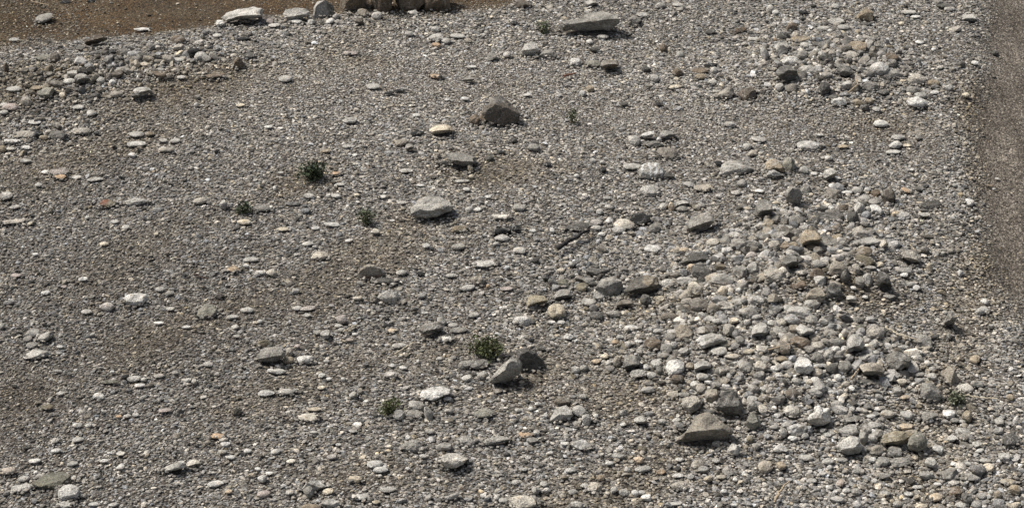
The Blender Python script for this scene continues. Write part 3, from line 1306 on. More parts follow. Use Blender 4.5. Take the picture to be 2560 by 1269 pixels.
gx = axis(-8.2, 8.2, .05, 120); gy = axis(-7.0, 10.5, .05, 160)
GX, GY = np.meshgrid(gx, gy, indexing='ij')
GZ = height(GX.ravel(), GY.ravel()); pxg, pyg = flat_px(GX.ravel(), GY.ravel())
infront = (GY.ravel() > -14)
GZ = np.where(infront & (np.abs(GX.ravel()) < 12) & (GY.ravel() < 16), GZ, 0)
GV = np.stack([GX.ravel(), GY.ravel(), GZ], -1)
nx, ny = len(gx), len(gy)
ii = (np.arange(nx - 1)[:, None] * ny + np.arange(ny - 1)[None, :]).ravel()
GF = np.stack([ii, ii + ny, ii + ny + 1, ii + 1], 1)
cen = GV[GF].mean(1); cpx, cpy = flat_px(cen[:, 0], cen[:, 1])
wob = 12 * noise2(cen[:, 0], cen[:, 1], 5.0, 4) + 8 * noise2(cen[:, 0], cen[:, 1], 17.0, 6)
core_ok = (np.abs(cen[:, 0]) < 8.2) & (cen[:, 1] > -7.0) & (cen[:, 1] < 10.5)
is_track = (track_dist(cpx, cpy) + wob > 0) & (cen[:, 1] > -9) & (cen[:, 0] < 9) & (cen[:, 1] < 14)
is_silt = (silt_dist(cpx, cpy) + wob > 0) & core_ok & ~is_track


def submesh(name, mask, mat):
    F = GF[mask]; u, inv = np.unique(F.ravel(), return_inverse=True)
    return link(name, mesh_from(name, GV[u], inv.reshape(F.shape), None, mat), kind='structure')


submesh('ground', ~(is_track | is_silt), M_SOIL)
submesh('dirt_track', is_track, M_TRACK)
submesh('silt_bed', is_silt, M_SILT)

# ---------------------------------------------------------------- tones
TONE = {'W': (.49, .472, .435), 'L': (.355, .337, .303), 'G': (.225, .211, .186), 'D': (.082, .077, .068), 'K': (.022, .022, .021),
        'B': (.135, .105, .076), 'T': (.26, .215, .155), 'O': (.40, .285, .185), 'P': (.33, .28, .25), 'C': (.47, .41, .315),
        'V': (.165, .158, .11)}
TWORD = {'W': 'white', 'L': 'pale grey', 'G': 'grey', 'D': 'dark grey', 'K': 'blackish', 'B': 'brown', 'T': 'tan', 'O': 'orange',
         'P': 'pinkish', 'C': 'cream', 'V': 'olive'}
SWORD = {'r': 'rounded', 'e': 'oval', 'f': 'flat', 'a': 'angular', 'b': 'blocky', 's': 'slab-like', 'u': 'lumpy', 't': 'pointed', 'w': 'wedge-like'}


def tone_rgb(code):
    cs = [np.array(TONE[c]) for c in code if c in TONE]
    if len(cs) > 1: return cs[0] * .6 + cs[1] * .4
    return cs[0]


def tone_word(code):
    c = [x for x in code if x in TWORD]
    if len(c) == 1: return TWORD[c[0]]
    a, b = c[0], c[1]
    pair = {'LT': 'pale tan-grey', 'TL': 'pale tan', 'LG': 'light grey', 'GL': 'light grey', 'DG': 'dark grey', 'GD': 'dark grey', 'WL': 'whitish',
            'WC': 'cream-white', 'CW': 'cream-white', 'CL': 'pale cream', 'LC': 'pale cream', 'DB': 'dark brown', 'BD': 'dark brown', 'GB': 'brown-grey',
            'BG': 'brown-grey', 'TG': 'tan-grey', 'GT': 'tan-grey', 'TB': 'tan-brown', 'BT': 'tan-brown', 'GV': 'olive-grey', 'DV': 'dark olive',
            'TV': 'olive-tan', 'BV': 'olive-brown', 'CO': 'cream-orange', 'OC': 'cream-orange', 'PL': 'pale pinkish', 'LP': 'pale pinkish',
            'WT': 'white and tan', 'CT': 'cream-tan', 'TC': 'cream-tan', 'PG': 'mauve-grey', 'TP': 'pinkish tan', 'TD': 'tan and dark',
            'PC': 'cream-pink', 'OT': 'tan-orange', 'OB': 'rusty brown', 'PT': 'pinkish tan', 'LD': 'dull grey', 'DT': 'dark brown', 'BO': 'orange-brown',
            'BK': 'dark brown', 'DK': 'dark'}
    return pair.get(a + b, TWORD[a])


# ---------------------------------------------------------------- rock shapes
def norm(v):
    v = np.asarray(v, float); return v / np.linalg.norm(v)


def cut(v, n, d, k=.92):
    t = np.maximum(0, v @ n - d)
    return v - t[:, None] * n * k


POLY = {
'the whale-backed boulder': [(1610,615),(1700,510),(1790,440),(1830,360),(1890,325),(1965,318),(2050,370),(2110,420),(2170,452),(2198,505),(2150,590),(2060,608),(1960,585),(1860,590),(1740,612)],
'the big crowned dark boulder': [(2235,1130),(2262,1060),(2310,1035),(2330,975),(2385,955),(2440,962),(2500,1000),(2560,1060),(2625,1135),(2610,1205),(2540,1245),(2440,1250),(2330,1215),(2270,1190)],
'the leaning pointed boulder': [(2310,1220),(2370,1140),(2450,1060),(2530,990),(2600,1005),(2640,1060),(2620,1150),(2530,1220),(2430,1255),(2335,1260)],
'the dark rear twin boulder': [(40,920),(150,890),(240,950),(310,1010),(328,1060),(250,1120),(150,1150),(90,1140),(60,1040)],
'the long slanting slab boulder': [(450,225),(600,200),(740,145),(880,105),(980,140),(1065,175),(1050,262),(960,312),(840,300),(720,310),(540,312),(490,290)],
'the dark-fronted slab boulder by the silt': [(2195,170),(2240,120),(2360,85),(2520,65),(2615,85),(2605,165),(2540,190),(2420,185),(2260,220)],
'the rounded pale boulder at the top edge': [(268,140),(300,90),(390,75),(490,85),(540,120),(530,155),(440,185),(345,210),(290,185)],
'the tall split-toned block': [(572,150),(575,60),(615,0),(690,-5),(770,50),(778,80),(765,150),(700,190),(625,203),(580,190)],
'the dark thin slab': [(1875,250),(2000,240),(2110,262),(2185,280),(2182,350),(2140,385),(2050,378),(1975,355),(1900,310)],
'the pale half-buried ridged boulder': [(1535,850),(1545,790),(1620,700),(1720,665),(1830,680),(1920,730),(1965,775),(1930,825),(1800,880),(1690,900),(1590,890)],
'the grey boulder with a lit top facet': [(1730,950),(1780,885),(1920,825),(2000,865),(1995,930),(1930,1005),(1800,1030),(1735,995)],
'the black-fronted block': [(10,985),(70,910),(180,895),(265,905),(295,960),(280,1000),(180,1045),(40,1050)],
'the grey boulder with red-brown foot': [(1005,175),(1040,120),(1110,72),(1180,80),(1245,120),(1260,180),(1200,215),(1110,235),(1030,215)],
'the grey faceted block': [(815,320),(880,230),(1005,200),(1085,240),(1095,310),(1050,390),(930,395),(840,375)],
'the tan-topped dark block': [(1100,340),(1160,280),(1200,220),(1330,180),(1440,205),(1465,270),(1440,330),(1330,375),(1180,365)],
'the dark wedge with black foot': [(1635,78),(1740,10),(1810,-40),(1880,-35),(1950,0),(1955,45),(1880,60),(1780,85)],
'the white-ended boulder': [(1820,830),(1870,790),(1980,760),(2080,780),(2130,830),(2080,870),(1980,895),(1890,912),(1845,880)],
'the white-crowned tan boulder': [(370,390),(400,340),(455,310),(450,265),(500,240),(545,275),(615,275),(612,400),(545,440),(480,450),(420,435)],
'the dark-bellied pale rock': [(680,650),(740,590),(815,545),(900,570),(905,620),(940,650),(900,720),(780,740),(710,705)],
'the tan arched boulder at lower right': [(1100,610),(1150,540),(1260,500),(1360,510),(1395,560),(1365,625),(1290,655),(1180,640)],
'the grey-green round boulder': [(1365,640),(1390,560),(1460,518),(1535,530),(1565,600),(1550,670),(1460,712),(1390,700)],
'the cream dome boulder': [(1825,810),(1850,735),(1910,715),(2010,730),(2105,775),(2060,830),(1990,860),(1880,880)],
'the big white oval boulder': [(1595,175),(1650,105),(1750,75),(1870,65),(1930,95),(1935,135),(1850,165),(1760,205),(1650,200)],
'the long pale sloping stone': [(1580,890),(1650,850),(1750,825),(1760,795),(1840,795),(1850,860),(1780,885),(1680,905)],
'the dark humped boulder above the whale-backed one': [(2000,260),(2060,150),(2090,100),(2180,85),(2260,160),(2285,240),(2270,320),(2200,350),(2100,320)],
'the dark round boulder': [(68,710),(110,655),(190,645),(270,680),(292,730),(250,780),(150,785),(85,755)],
'the grey faceted boulder': [(665,640),(690,610),(770,630),(830,690),(825,730),(770,755),(700,735)],
'the brightest white boulder': [(1362,1010),(1400,970),(1480,955),(1560,985),(1590,1040),(1540,1062),(1440,1065),(1380,1045)],
'the pale stone with a dark triangle': [(95,500),(130,440),(190,415),(250,430),(268,500),(215,545),(120,545)],
'the roof-shaped angular stone': [(2020,970),(2060,910),(2130,865),(2200,870),(2210,920),(2170,970),(2090,975)],
'the dark reddish boulder below the silt': [(838,430),(850,395),(930,345),(1010,330),(1075,370),(1075,400),(960,425),(880,448)],
'the tan-brown block': [(-30,350),(0,315),(70,305),(130,370),(165,410),(150,445),(60,430),(-20,420)],
'the bright white stone under the tan block': [(-20,470),(10,420),(60,410),(120,445),(140,470),(60,488),(0,490)],
'the tall grey boulder of the heap': [(160,650),(200,580),(260,565),(310,600),(328,680),(300,750),(230,778),(185,740)],
'the big dark rounded boulder': [(1155,1050),(1190,980),(1280,940),(1370,970),(1410,1030),(1380,1090),(1290,1120),(1190,1120)],
'the white square boulder': [(255,1110),(270,1040),(370,1005),(425,1040),(445,1130),(380,1165),(280,1160)],
'the big pale boulder at the heap\'s right edge': [(1290,1240),(1340,1215),(1420,1205),(1480,1220),(1520,1290),(1500,1325),(1420,1330),(1330,1285)],
'the pale pointed splinter': [(1835,1195),(1870,1160),(1960,1125),(2050,1085),(2040,1110),(1980,1165),(1890,1190)],
}


def rock(rng, shape, w, h, rot, sub, poly=None):
    """stone of apparent width w and height h (metres in the view plane); base at z=0 of its own frame.
    Returns verts, faces, centre of its visible silhouette in view coordinates."""
    V, F = ICO[sub]
    v = V.copy()
    main = shape[0]
    e = 2.0 + (.5 if main in 'ru' else 0) + (1.6 if 'b' in shape or 's' in shape else 0) + (.7 if 'a' in shape else 0)
    r = (np.abs(v) ** e).sum(1) ** (-1 / e)
    v = v * r[:, None]
    seed = rng.randint(0, 1000)
    amp = .13 if main in 'er' else .19
    if 'u' in shape: amp = .26
    # big lumps first, then facets
    v = v * (1 + amp * noise(v, 2.0, seed % 17, 8) + amp * .35 * noise(v, 5.0, (seed + 3) % 19, 8))[:, None]
    ncut = 9 if main in 'erf' else 13
    if 'a' in shape: ncut = 16
    if 'b' in shape: ncut = 10
    for _ in range(ncut):
        n = norm(rng.normal(size=3))
        d = rng.uniform(.74, .96) if not ('a' in shape) else rng.uniform(.52, .88)
        v = cut(v, n, d)
    if 'p' in shape:
        v = cut(v, norm([.12, -.97, .22]), .30); v = cut(v, norm([-.62, .1, .6]), .60); v = cut(v, norm([.7, .0, .55]), .62)
    if 'q' in shape or 'Q' in shape:      # sunlit sloping back meeting a shaded front along a ridge
        v = cut(v, norm([-.12, -.42, .88]), .60, .95); v = cut(v, norm([.12, -.92, -.36]), .42 if 'q' in shape else .26, .97)
    if ('s' in shape or 'f' in shape or 'o' in shape or 'b' in shape) and 'p' not in shape:
        v = cut(v, norm([rng.uniform(-.25, .05), rng.uniform(-.12, .05), 1]), .62)
    if 'w' in shape: v = cut(v, norm([-.55, 0, .83]), .30)
    if 't' in shape:
        k = 1 - .45 * np.clip(v[:, 0], 0, 1); v = v * np.stack([np.ones_like(k), k, k], -1)
    # crags of their own on big ones
    if sub >= 3:
        v = v * (1 + .050 * noise(v, 8, (seed + 5) % 19, 8) + .030 * noise(v, 19, (seed + 9) % 19, 8) - .05 * np.abs(noise(v, 5, (seed + 12) % 19, 8)))[:, None]
    ratio = h / max(w, 1e-6)
    flat = .36 if 'f' in shape else .5 if ('s' in shape or 'e' in shape) else .72
    if ratio > .8: flat = max(flat, .85)
    if 't' in shape and ratio > .9: flat = 1.3
    if 'p' in shape: flat = 1.15
    a = w / 2
    b = h / 2 / math.sqrt((flat * CP) ** 2 + SP ** 2) / .92
    if ratio < .75 and b > a * .95: flat *= 1.0
    c = b * flat
    if b > 1.15 * a:                  # apparent height comes from standing up, not from depth
        k = b / (1.15 * a); b /= k; c *= k
    v = v * np.array([a, b, c])
    ang = math.radians(rot)
    if ratio < .62 and poly is None:
        th = math.atan(math.tan(ang) / SP); th = max(-1.0, min(1.0, th)) * .8
        R = np.array([[math.cos(th), -math.sin(th), 0], [math.sin(th), math.cos(th), 0], [0, 0, 1]]); v = v @ R.T
    else:
        R = np.array([[math.cos(ang), 0, -math.sin(ang)], [0, 1, 0], [math.sin(ang), 0, math.cos(ang)]]); v = v @ R.T
    if 'o' in shape:                  # the front is hollowed under the top, facing the viewer and down
        d0 = .10 if 's' in shape else .22
        if poly is not None: d0 = -.02 if 's' not in shape else -.08
        n = norm([rng.uniform(0, .3), -.78, -.62])
        d1 = d0 * b + .04 * c
        under = np.clip((v @ n - d1) / (.35 * b), 0, 1)
        v = cut(v, n, d1, .97)
        # and scooped out a little, leaving a lip
        scoop = under * np.clip(1 - np.abs(v[:, 0]) / (.9 * a), 0, 1) * np.clip(.55 + .45 * noise(v / a, 3.0, (seed + 2) % 17, 6), 0, 1)
        v = v - (scoop * .30 * b)[:, None] * norm([0, -1, -.25])
    bury = .36
    if 'h' in shape: bury = .52
    if 'o' in shape: bury = .12
    if 'f' in shape: bury = .30
    if poly is not None:
        bury = .10 if set('oqQ') & set(shape) else .20
        for _ in range(2):
            u_ = v @ RGT; w_ = v @ UPV
            cu, cw = (u_.max() + u_.min()) / 2, (w_.max() + w_.min()) / 2
            th = np.arctan2(w_ - cw, u_ - cu); rad = np.hypot(u_ - cu, w_ - cw)
            nb = 48; bins = ((th + math.pi) / (2 * math.pi) * nb).astype(int) % nb
            mx = np.zeros(nb); np.maximum.at(mx, bins, rad)
            mx[mx == 0] = np.median(mx)
            mx = np.maximum(mx, (np.roll(mx, 1) + np.roll(mx, -1)) / 2 * .96)
            bc = (np.arange(nb) + .5) / nb * 2 * math.pi - math.pi
            rs = np.interp(th, bc, mx, period=2 * math.pi)
            # polygon radius
            pa = np.arctan2(poly[:, 1], poly[:, 0])
            dense = np.concatenate([poly[i] + (poly[(i + 1) % len(poly)] - poly[i]) * t for i in range(len(poly)) for t in [np.linspace(0, 1, 12, endpoint=False)[:, None]]])
            da = np.arctan2(dense[:, 1], dense[:, 0]); dr = np.hypot(dense[:, 0], dense[:, 1]); o = np.argsort(da)
            rp = np.interp(th, da[o], dr[o], period=2 * math.pi)
            s = rp / np.maximum(rs, 1e-6)
            v = v + ((s - 1) * (u_ - cu) - cu)[:, None] * RGT + ((s - 1) * (w_ - cw) - cw)[:, None] * UPV
    v[:, 2] -= v[:, 2].min(); H = v[:, 2].max()
    v[:, 2] -= bury * H
    vis = v[v[:, 2] > -.004]
    if len(vis) < 4: vis = v
    u_ = vis @ RGT; w_ = vis @ UPV
    if poly is None:
        sx = w / max(1e-6, u_.max() - u_.min()); sy = h / max(1e-6, w_.max() - w_.min())
        sx = min(1.5, max(.6, sx)); sy = min(1.6, max(.55, sy))
        v = v * np.array([sx, sy, sy])
        u_ = u_ * sx; w_ = w_ * sy
    return v, F, ((u_.max() + u_.min()) / 2, (w_.max() + w_.min()) / 2)


# ---------------------------------------------------------------- read the table
S = 640.0 / 2538.0
stones = []
ox = oy = 0
for ln in TABLE.strip().splitlines():
    if ln.startswith('#'):
        _, x, y = ln.split(); ox, oy = int(x), int(y); continue
    label = short = None
    if '|' in ln: ln, label = [s.strip() for s in ln.split('|')]
    if '@' in ln: ln, short = [s.strip() for s in ln.split('@')]
    f = ln.split()
    cx, cy, w, h, rot = [float(t) for t in f[:5]]
    if w * h < 300: continue
    stones.append(dict(x=ox + cx * S, y=oy + cy * S, w=w * S, h=h * S, rot=rot, tone=f[5], shape=f[6], label=label, short=short, ox=ox, oy=oy,
                       seed=len(stones)))
stones.sort(key=lambda s: -(s['w'] * s['h'] * (4 if s['label'] else 1)))
things, rest = stones[:300], stones[300:]
land = [s for s in things if s['short']]


# ---------------------------------------------------------------- labels
def relation(s, l):
    dx, dy = s['x'] - l['x'], s['y'] - l['y']
    far = max(0, abs(dx) - l['w'] / 2 - s['w'] / 2, abs(dy) * 1.3 - l['h'] / 2 - s['h'] / 2)
    ax, ay = abs(dx), abs(dy) * 1.6
    if ax > 2.2 * ay: d = 'right of' if dx > 0 else 'left of'
    elif ay > 2.2 * ax: d = 'below' if dy > 0 else 'above'
    else: d = ('below' if dy > 0 else 'above') + (' and right of' if dx > 0 else ' and left of')
    pre = 'just ' if far < 35 else '' if far < 110 else 'well '
    return pre + d + ' ' + l['short']


used = {s['label'] for s in things if s['label']}
for s in things:
    if s['label']: continue
    area = s['w'] * s['h']
    size = 'large' if area > 1500 else 'medium' if area > 700 else 'small'
    look = '%s %s %s stone' % (size, tone_word(s['tone']), SWORD.get(s['shape'][0], 'rounded'))
    near = sorted(land, key=lambda l: math.hypot(s['x'] - l['x'], 1.5 * (s['y'] - l['y'])))
    for l in near[:6]:
        lab = look + ' ' + relation(s, l)
        if lab not in used and len(lab.split()) <= 16: break
    used.add(lab); s['label'] = lab


def place(s, cuv):
    """ground point so that the visible silhouette centres on the photo position"""
    lift = .022 * (0 if s['y'] < 30 and s['x'] < 1150 else 1)
    s['y'] += lift * CP * FPX / DIST
    P = hit(np.array(s['x']), np.array(s['y']))
    for _ in range(3):
        ppm = FPX / ((P - CAM) @ FWD)
        P = hit(np.array(s['x'] - cuv[0] * ppm), np.array(s['y'] + cuv[1] * ppm))
    return P + np.array([0, 0, lift])


def build_stone(s, sub):
    rng = np.random.RandomState(1000 + s['seed'])
    P0 = hit(np.array(s['x']), np.array(s['y'])); mpp = ((P0 - CAM) @ FWD) / FPX
    poly = None
    if s['short'] in POLY:
        pp = np.array(POLY[s['short']], float) * S + [s['ox'], s['oy']]
        c = (pp.max(0) + pp.min(0)) / 2
        s['x'], s['y'] = c
        poly = (pp - c) * [mpp, -mpp]
    v, F, cuv = rock(rng, s['shape'], s['w'] * mpp, s['h'] * mpp, s['rot'], sub, poly)
    P = place(s, cuv)
    base = tone_rgb(s['tone']) * rng.uniform(.9, 1.1)
    tone = np.broadcast_to(base, (len(v), 3))
    sh = s['short'] or ''
    two = None
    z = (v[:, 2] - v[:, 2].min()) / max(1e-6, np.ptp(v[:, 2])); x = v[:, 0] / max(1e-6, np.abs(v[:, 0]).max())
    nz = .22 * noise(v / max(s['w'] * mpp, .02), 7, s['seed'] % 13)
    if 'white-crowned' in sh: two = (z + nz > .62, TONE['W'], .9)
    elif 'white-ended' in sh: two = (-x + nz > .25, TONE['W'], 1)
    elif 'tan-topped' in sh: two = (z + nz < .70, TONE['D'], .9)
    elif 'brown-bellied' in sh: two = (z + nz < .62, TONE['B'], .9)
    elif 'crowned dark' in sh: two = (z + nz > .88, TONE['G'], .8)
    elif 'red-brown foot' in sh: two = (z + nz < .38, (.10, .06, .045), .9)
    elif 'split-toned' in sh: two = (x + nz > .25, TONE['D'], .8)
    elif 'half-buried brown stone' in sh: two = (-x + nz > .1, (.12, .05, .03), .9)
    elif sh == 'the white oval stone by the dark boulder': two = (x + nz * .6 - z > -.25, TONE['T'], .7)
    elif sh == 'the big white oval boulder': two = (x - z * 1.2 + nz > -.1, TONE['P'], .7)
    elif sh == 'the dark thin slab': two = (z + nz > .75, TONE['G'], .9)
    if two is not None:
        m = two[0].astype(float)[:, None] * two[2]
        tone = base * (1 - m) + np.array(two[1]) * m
    return v, F, tone, P


foot = []     # (x, y, rx, ry) of every table stone on the ground, so gravel keeps off
for s in things:
    big = s['w'] > 38
    v, F, tone, P = build_stone(s, 4 if s['w'] > 60 else 3)
    kind = 'boulder' if s['w'] > 45 else 'stone'
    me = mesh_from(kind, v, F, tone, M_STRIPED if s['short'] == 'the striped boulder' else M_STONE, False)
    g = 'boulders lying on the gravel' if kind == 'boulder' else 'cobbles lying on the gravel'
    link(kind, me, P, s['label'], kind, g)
    foot.append((P[0], P[1], np.abs(v[:, 0]).max(), np.abs(v[:, 1]).max(), v[:, 1].mean()))

# ---------------------------------------------------------------- gravel: one mesh, every stone modelled
GVs, GFs, GTs = [], [], []
goff = 0


def add_gravel(V, F, T):
    global goff
    GVs.append(V.astype(np.float32)); GFs.append((F + goff).astype(np.int32)); GTs.append(T.astype(np.float32)); goff += len(V)


for s in rest:
    v, F, tone, P = build_stone(s, 2)
    add_gravel(v + P, F, np.array(tone))
    foot.append((P[0], P[1], np.abs(v[:, 0]).max(), np.abs(v[:, 1]).max(), v[:, 1].mean()))

FT = np.array(foot)
# raster of stone footprints for quick rejection
RES = .02
OCC = np.zeros((1000, 1000), bool)
for (x, y, rx, ry, my) in foot:
    i0, i1 = int((x - rx + 10) / RES), int((x + rx + 10) / RES) + 1
    j0, j1 = int((y + my - ry + 10) / RES), int((y + my + ry + 10) / RES) + 1
    if i1 < 0 or j1 < 0 or i0 > 999 or j0 > 999: continue
    I, J = np.meshgrid(np.arange(max(0, i0), min(1000, i1)), np.arange(max(0, j0), min(1000, j1)), indexing='ij')
    q = ((I * RES - 10 - x) / max(rx, .01)) ** 2 + ((J * RES - 10 - y - my) / max(ry, .01)) ** 2
    OCC[I, J] |= q < .62


def occupied(X, Y):
    i = np.clip(((X + 10) / RES).astype(int), 0, 999); j = np.clip(((Y + 10) / RES).astype(int), 0, 999)
    return OCC[i, j]


def coarse(px, py):
    c = np.zeros_like(px)
    for b in ((1960, 680, 290, 135, 14, 1.0), (1800, 810, 220, 85, 0, .95), (2060, 900, 260, 95, 0, 1.0), (1930, 1010, 240, 70, 0, .8), (2150, 1090, 170, 55, 0, .7),
              (2100, 180, 210, 95, 0, 1.), (280, 195, 350, 58, 8, .95), (2300, 1180, 360, 160, 0, .42), (1480, 690, 150, 60, 0, .6), (1650, 560, 190, 70, 0, .35),
              (80, 330, 170, 40, 0, .5), (1950, 1240, 500, 80, 0, .3), (2400, 520, 50, 360, -5, .30), (1500, 1130, 300, 140, 0, .12)):
        c = np.maximum(c, b[5] * blob(px, py, b[0], b[1], b[2] * 1.1, b[3] * 1.1, b[4]))
    c = c * (1 - .95 * blob(px, py, 2210, 805, 170, 55, 0)) * (1 - .9 * blob(px, py, 1830, 450, 130, 30, 0)) * (1 - .8 * blob(px, py, 2160, 320, 250, 45))
    return c


def brownness(px, py, X, Y):
    """bare soil showing / earthier gravel"""
    c = .0 * px
    for b in ((2110, 785, 120, 38, 0, 1.), (1230, 425, 130, 40, 0, .8), (750, 455, 70, 30, 20, .9), (470, 235, 190, 40, 14, .9), (2430, 290, 45, 70, 0, .8),
              (920, 160, 60, 14, 0, .7), (380, 860, 130, 50, 20, .7), (930, 640, 60, 40, 0, .4), (1330, 950, 110, 40, 20, .6), (120, 420, 170, 60, 20, .5),
              (1560, 1000, 150, 60, 0, .5), (1100, 880, 100, 40, 20, .4), (2200, 330, 90, 30, 0, .5), (1620, 790, 110, 40, 0, .4), (2470, 680, 60, 60, 0, .8),
              (900, 1180, 120, 50, 10, .4), (60, 1000, 90, 60, 25, .5), (2450, 420, 40, 120, 0, .5), (1010, 560, 60, 40, 0, .5)):
        c = np.maximum(c, b[5] * blob(px, py, *b[:5]))
    # streaks climbing to the right on the left side
    sx = px * .93 - py * -.36; sy = py * .93 + px * .36
    st = noise2(sx / 260, sy / 60, 1.6, 6)
    c = np.maximum(c, smooth(.35, 1.3, st) * .65 * smooth(1500, 300, px))
    c = np.maximum(c, smooth(.5, 1.4, noise2(X, Y, 2.4, 8)) * .5)
    return np.clip(c * .8, 0, 1)


def bright(px, py):
    return .97 + .34 * blob(px, py, 850, 210, 640, 160, 6) + .18 * blob(px, py, 1750, 260, 500, 130) + .22 * blob(px, py, 2150, 1050, 500, 260) \
        - .20 * blob(px, py, 330, 800, 560, 260) + .12 * blob(px, py, 250, 1150, 260, 140) - .14 * blob(px, py, 250, 190, 380, 90, 8)


VAR = {}
for sub in (1, 2, 3):
    out = []
    for k in range(14):
        rng = np.random.RandomState(50 + k + 100 * sub)
        v = ICO[sub][0].copy()
        e = rng.uniform(2, 3); v = v * ((np.abs(v) ** e).sum(1) ** (-1 / e))[:, None]
        v = v * (1 + .24 * noise(v, 1.9, k, 8) + (.10 * noise(v, 4.5, k + 3, 8) if sub > 1 else 0))[:, None]
        for _ in range(10 if sub > 1 else 4):
            v = cut(v, norm(rng.normal(size=3)), rng.uniform(.52, .92))
        ext = np.abs(v).max(0); out.append(v / ext)
    VAR[sub] = out


def scatter(sub, spacing, lmean, lsig, lmin, lmax, keep, seed, lift, x0=-6.6, x1=6.9, y0=-5.6, y1=9.6):
    rng = np.random.RandomState(seed)
    xs = np.arange(x0, x1, spacing); ys = np.arange(y0, y1, spacing)
    X, Y = np.meshgrid(xs, ys, indexing='ij'); X = X.ravel(); Y = Y.ravel()
    X = X + rng.uniform(-.5, .5, X.size) * spacing; Y = Y + rng.uniform(-.5, .5, X.size) * spacing
    px, py = flat_px(X, Y)
    inside = (px > -170) & (px < PW + 170) & (py > -110) & (py < PH + 150)
    X, Y, px, py = X[inside], Y[inside], px[inside], py[inside]
    C = coarse(px, py); B = brownness(px, py, X, Y); td = track_dist(px, py) + 26 * noise2(X, Y, 3.2, 5) + 16 * noise2(X, Y, 14, 9); sd = silt_dist(px, py) + 13 * noise2(X, Y, 4, 5) + 9 * noise2(X, Y, 13, 7)
    onT = smooth(-50, 45, td); onS = smooth(-18, 20, sd) * (px < 1500)
    p = keep(C, B, onT, onS, px, py)
    if seed in (12, 13):
        p = p * (1 - .55 * smooth(.15, 1.2, noise2(X, Y, 2.1, 16)) * (1 - C)) * (1 - .6 * np.clip(blob(px, py, 950, 200, 620, 60, 4) + blob(px, py, 1600, 290, 520, 45, -4), 0, 1))
    ok = (rng.uniform(size=X.size) < p) & ~occupied(X, Y)
    X, Y, px, py, C, B, onT, onS = [a[ok] for a in (X, Y, px, py, C, B, onT, onS)]
    n = X.size
    fine = np.clip(.8 * blob(px, py, 950, 200, 620, 70, 4) + .8 * blob(px, py, 1600, 290, 520, 50, -4) + .9 * blob(px, py, 2330, 400, 150, 60) + smooth(.4, 1.3, noise2(X, Y, 1.7, 14)) * .7, 0, 1) * (1 - C)
    L = np.clip((1 - .28 * fine) * lmean * np.exp(rng.normal(0, lsig, n)) * (1 + .50 * C) * (1 - .25 * B) * (1 - .45 * onT) * (1 - .3 * onS), lmin, lmax) / 2
    # albedo: mostly mid grey, some white, some dark, some warm
    q = rng.uniform(size=n)
    val = .205 * np.exp(rng.normal(0, .40, n))
    dust = np.clip(blob(px, py, 950, 205, 640, 62, 4) + blob(px, py, 1700, 285, 560, 42, -4) + .5 * blob(px, py, 560, 470, 300, 60, 20), 0, 1)
    val = val * (1 - .55 * dust) + .255 * .55 * dust
    val = np.where(q > .968, rng.uniform(.36, .52, n), val); val = np.where(q < .07, rng.uniform(.035, .07, n), val)
    val *= bright(px, py) * (1 - .42 * B) * (1 - .30 * onT) * (1 - .25 * onS)
    hue = rng.normal(0, 1, n); warm = .095 + .05 * hue + .24 * B + .10 * onS + .06 * onT + .02 * np.clip(rng.normal(0, 1, n), 0, 3)
    warm = np.where(rng.uniform(size=n) > .985, warm + .14, warm)
    T = np.stack([val * (1 + warm), val * (1 + .25 * warm), val * (1 - .85 * warm)], -1)
    T = np.clip(T, .015, .7)
    # lie: long axes follow the lie of the bank, climbing to the right on the left side
    lean = np.radians(26) * smooth(1250, 100, px) * smooth(-100, 700, py + .2 * px)
    yaw = np.arctan(np.tan(lean) / SP) + rng.normal(0, .42, n) + (C * 1.2) * rng.normal(0, 1, n)
    asp = rng.uniform(.48, 1.0, n) * (1 - .22 * smooth(1200, 100, px)); flat = np.clip(rng.normal(.40, .12, n) + .25 * C, .2, .9)
    sz = np.stack([L, L * asp, L * flat], -1)
    Z = height(X, Y) + sz[:, 2] * rng.uniform(*lift, n)
    var = rng.randint(0, 14, n); tilt = rng.normal(0, .20 + .15 * C.mean(), n); tilt2 = rng.normal(0, .2, n)
    cy, sy = np.cos(yaw), np.sin(yaw); ct, st = np.cos(tilt), np.sin(tilt); c2, s2 = np.cos(tilt2), np.sin(tilt2)
    z0 = np.zeros(n); o1 = np.ones(n)
    Rz = np.stack([cy, -sy, z0, sy, cy, z0, z0, z0, o1], -1).reshape(n, 3, 3)
    Rx = np.stack([o1, z0, z0, z0, ct, -st, z0, st, ct], -1).reshape(n, 3, 3)
    Ry = np.stack([c2, z0, s2, z0, o1, z0, -s2, z0, c2], -1).reshape(n, 3, 3)
    R = Rz @ Rx @ Ry
    F = ICO[sub][1]; nv = len(ICO[sub][0])
    for k in range(14):
        m = np.where(var == k)[0]
        if not len(m): continue
        v = VAR[sub][k][None] * sz[m][:, None, :]
        v = np.einsum('nij,nvj->nvi', R[m], v) + np.stack([X[m], Y[m], Z[m]], -1)[:, None, :]
        f = F[None] + (np.arange(len(m)) * nv)[:, None, None]
        add_gravel(v.reshape(-1, 3), f.reshape(-1, 3), np.repeat(T[m], nv, 0))
    return n


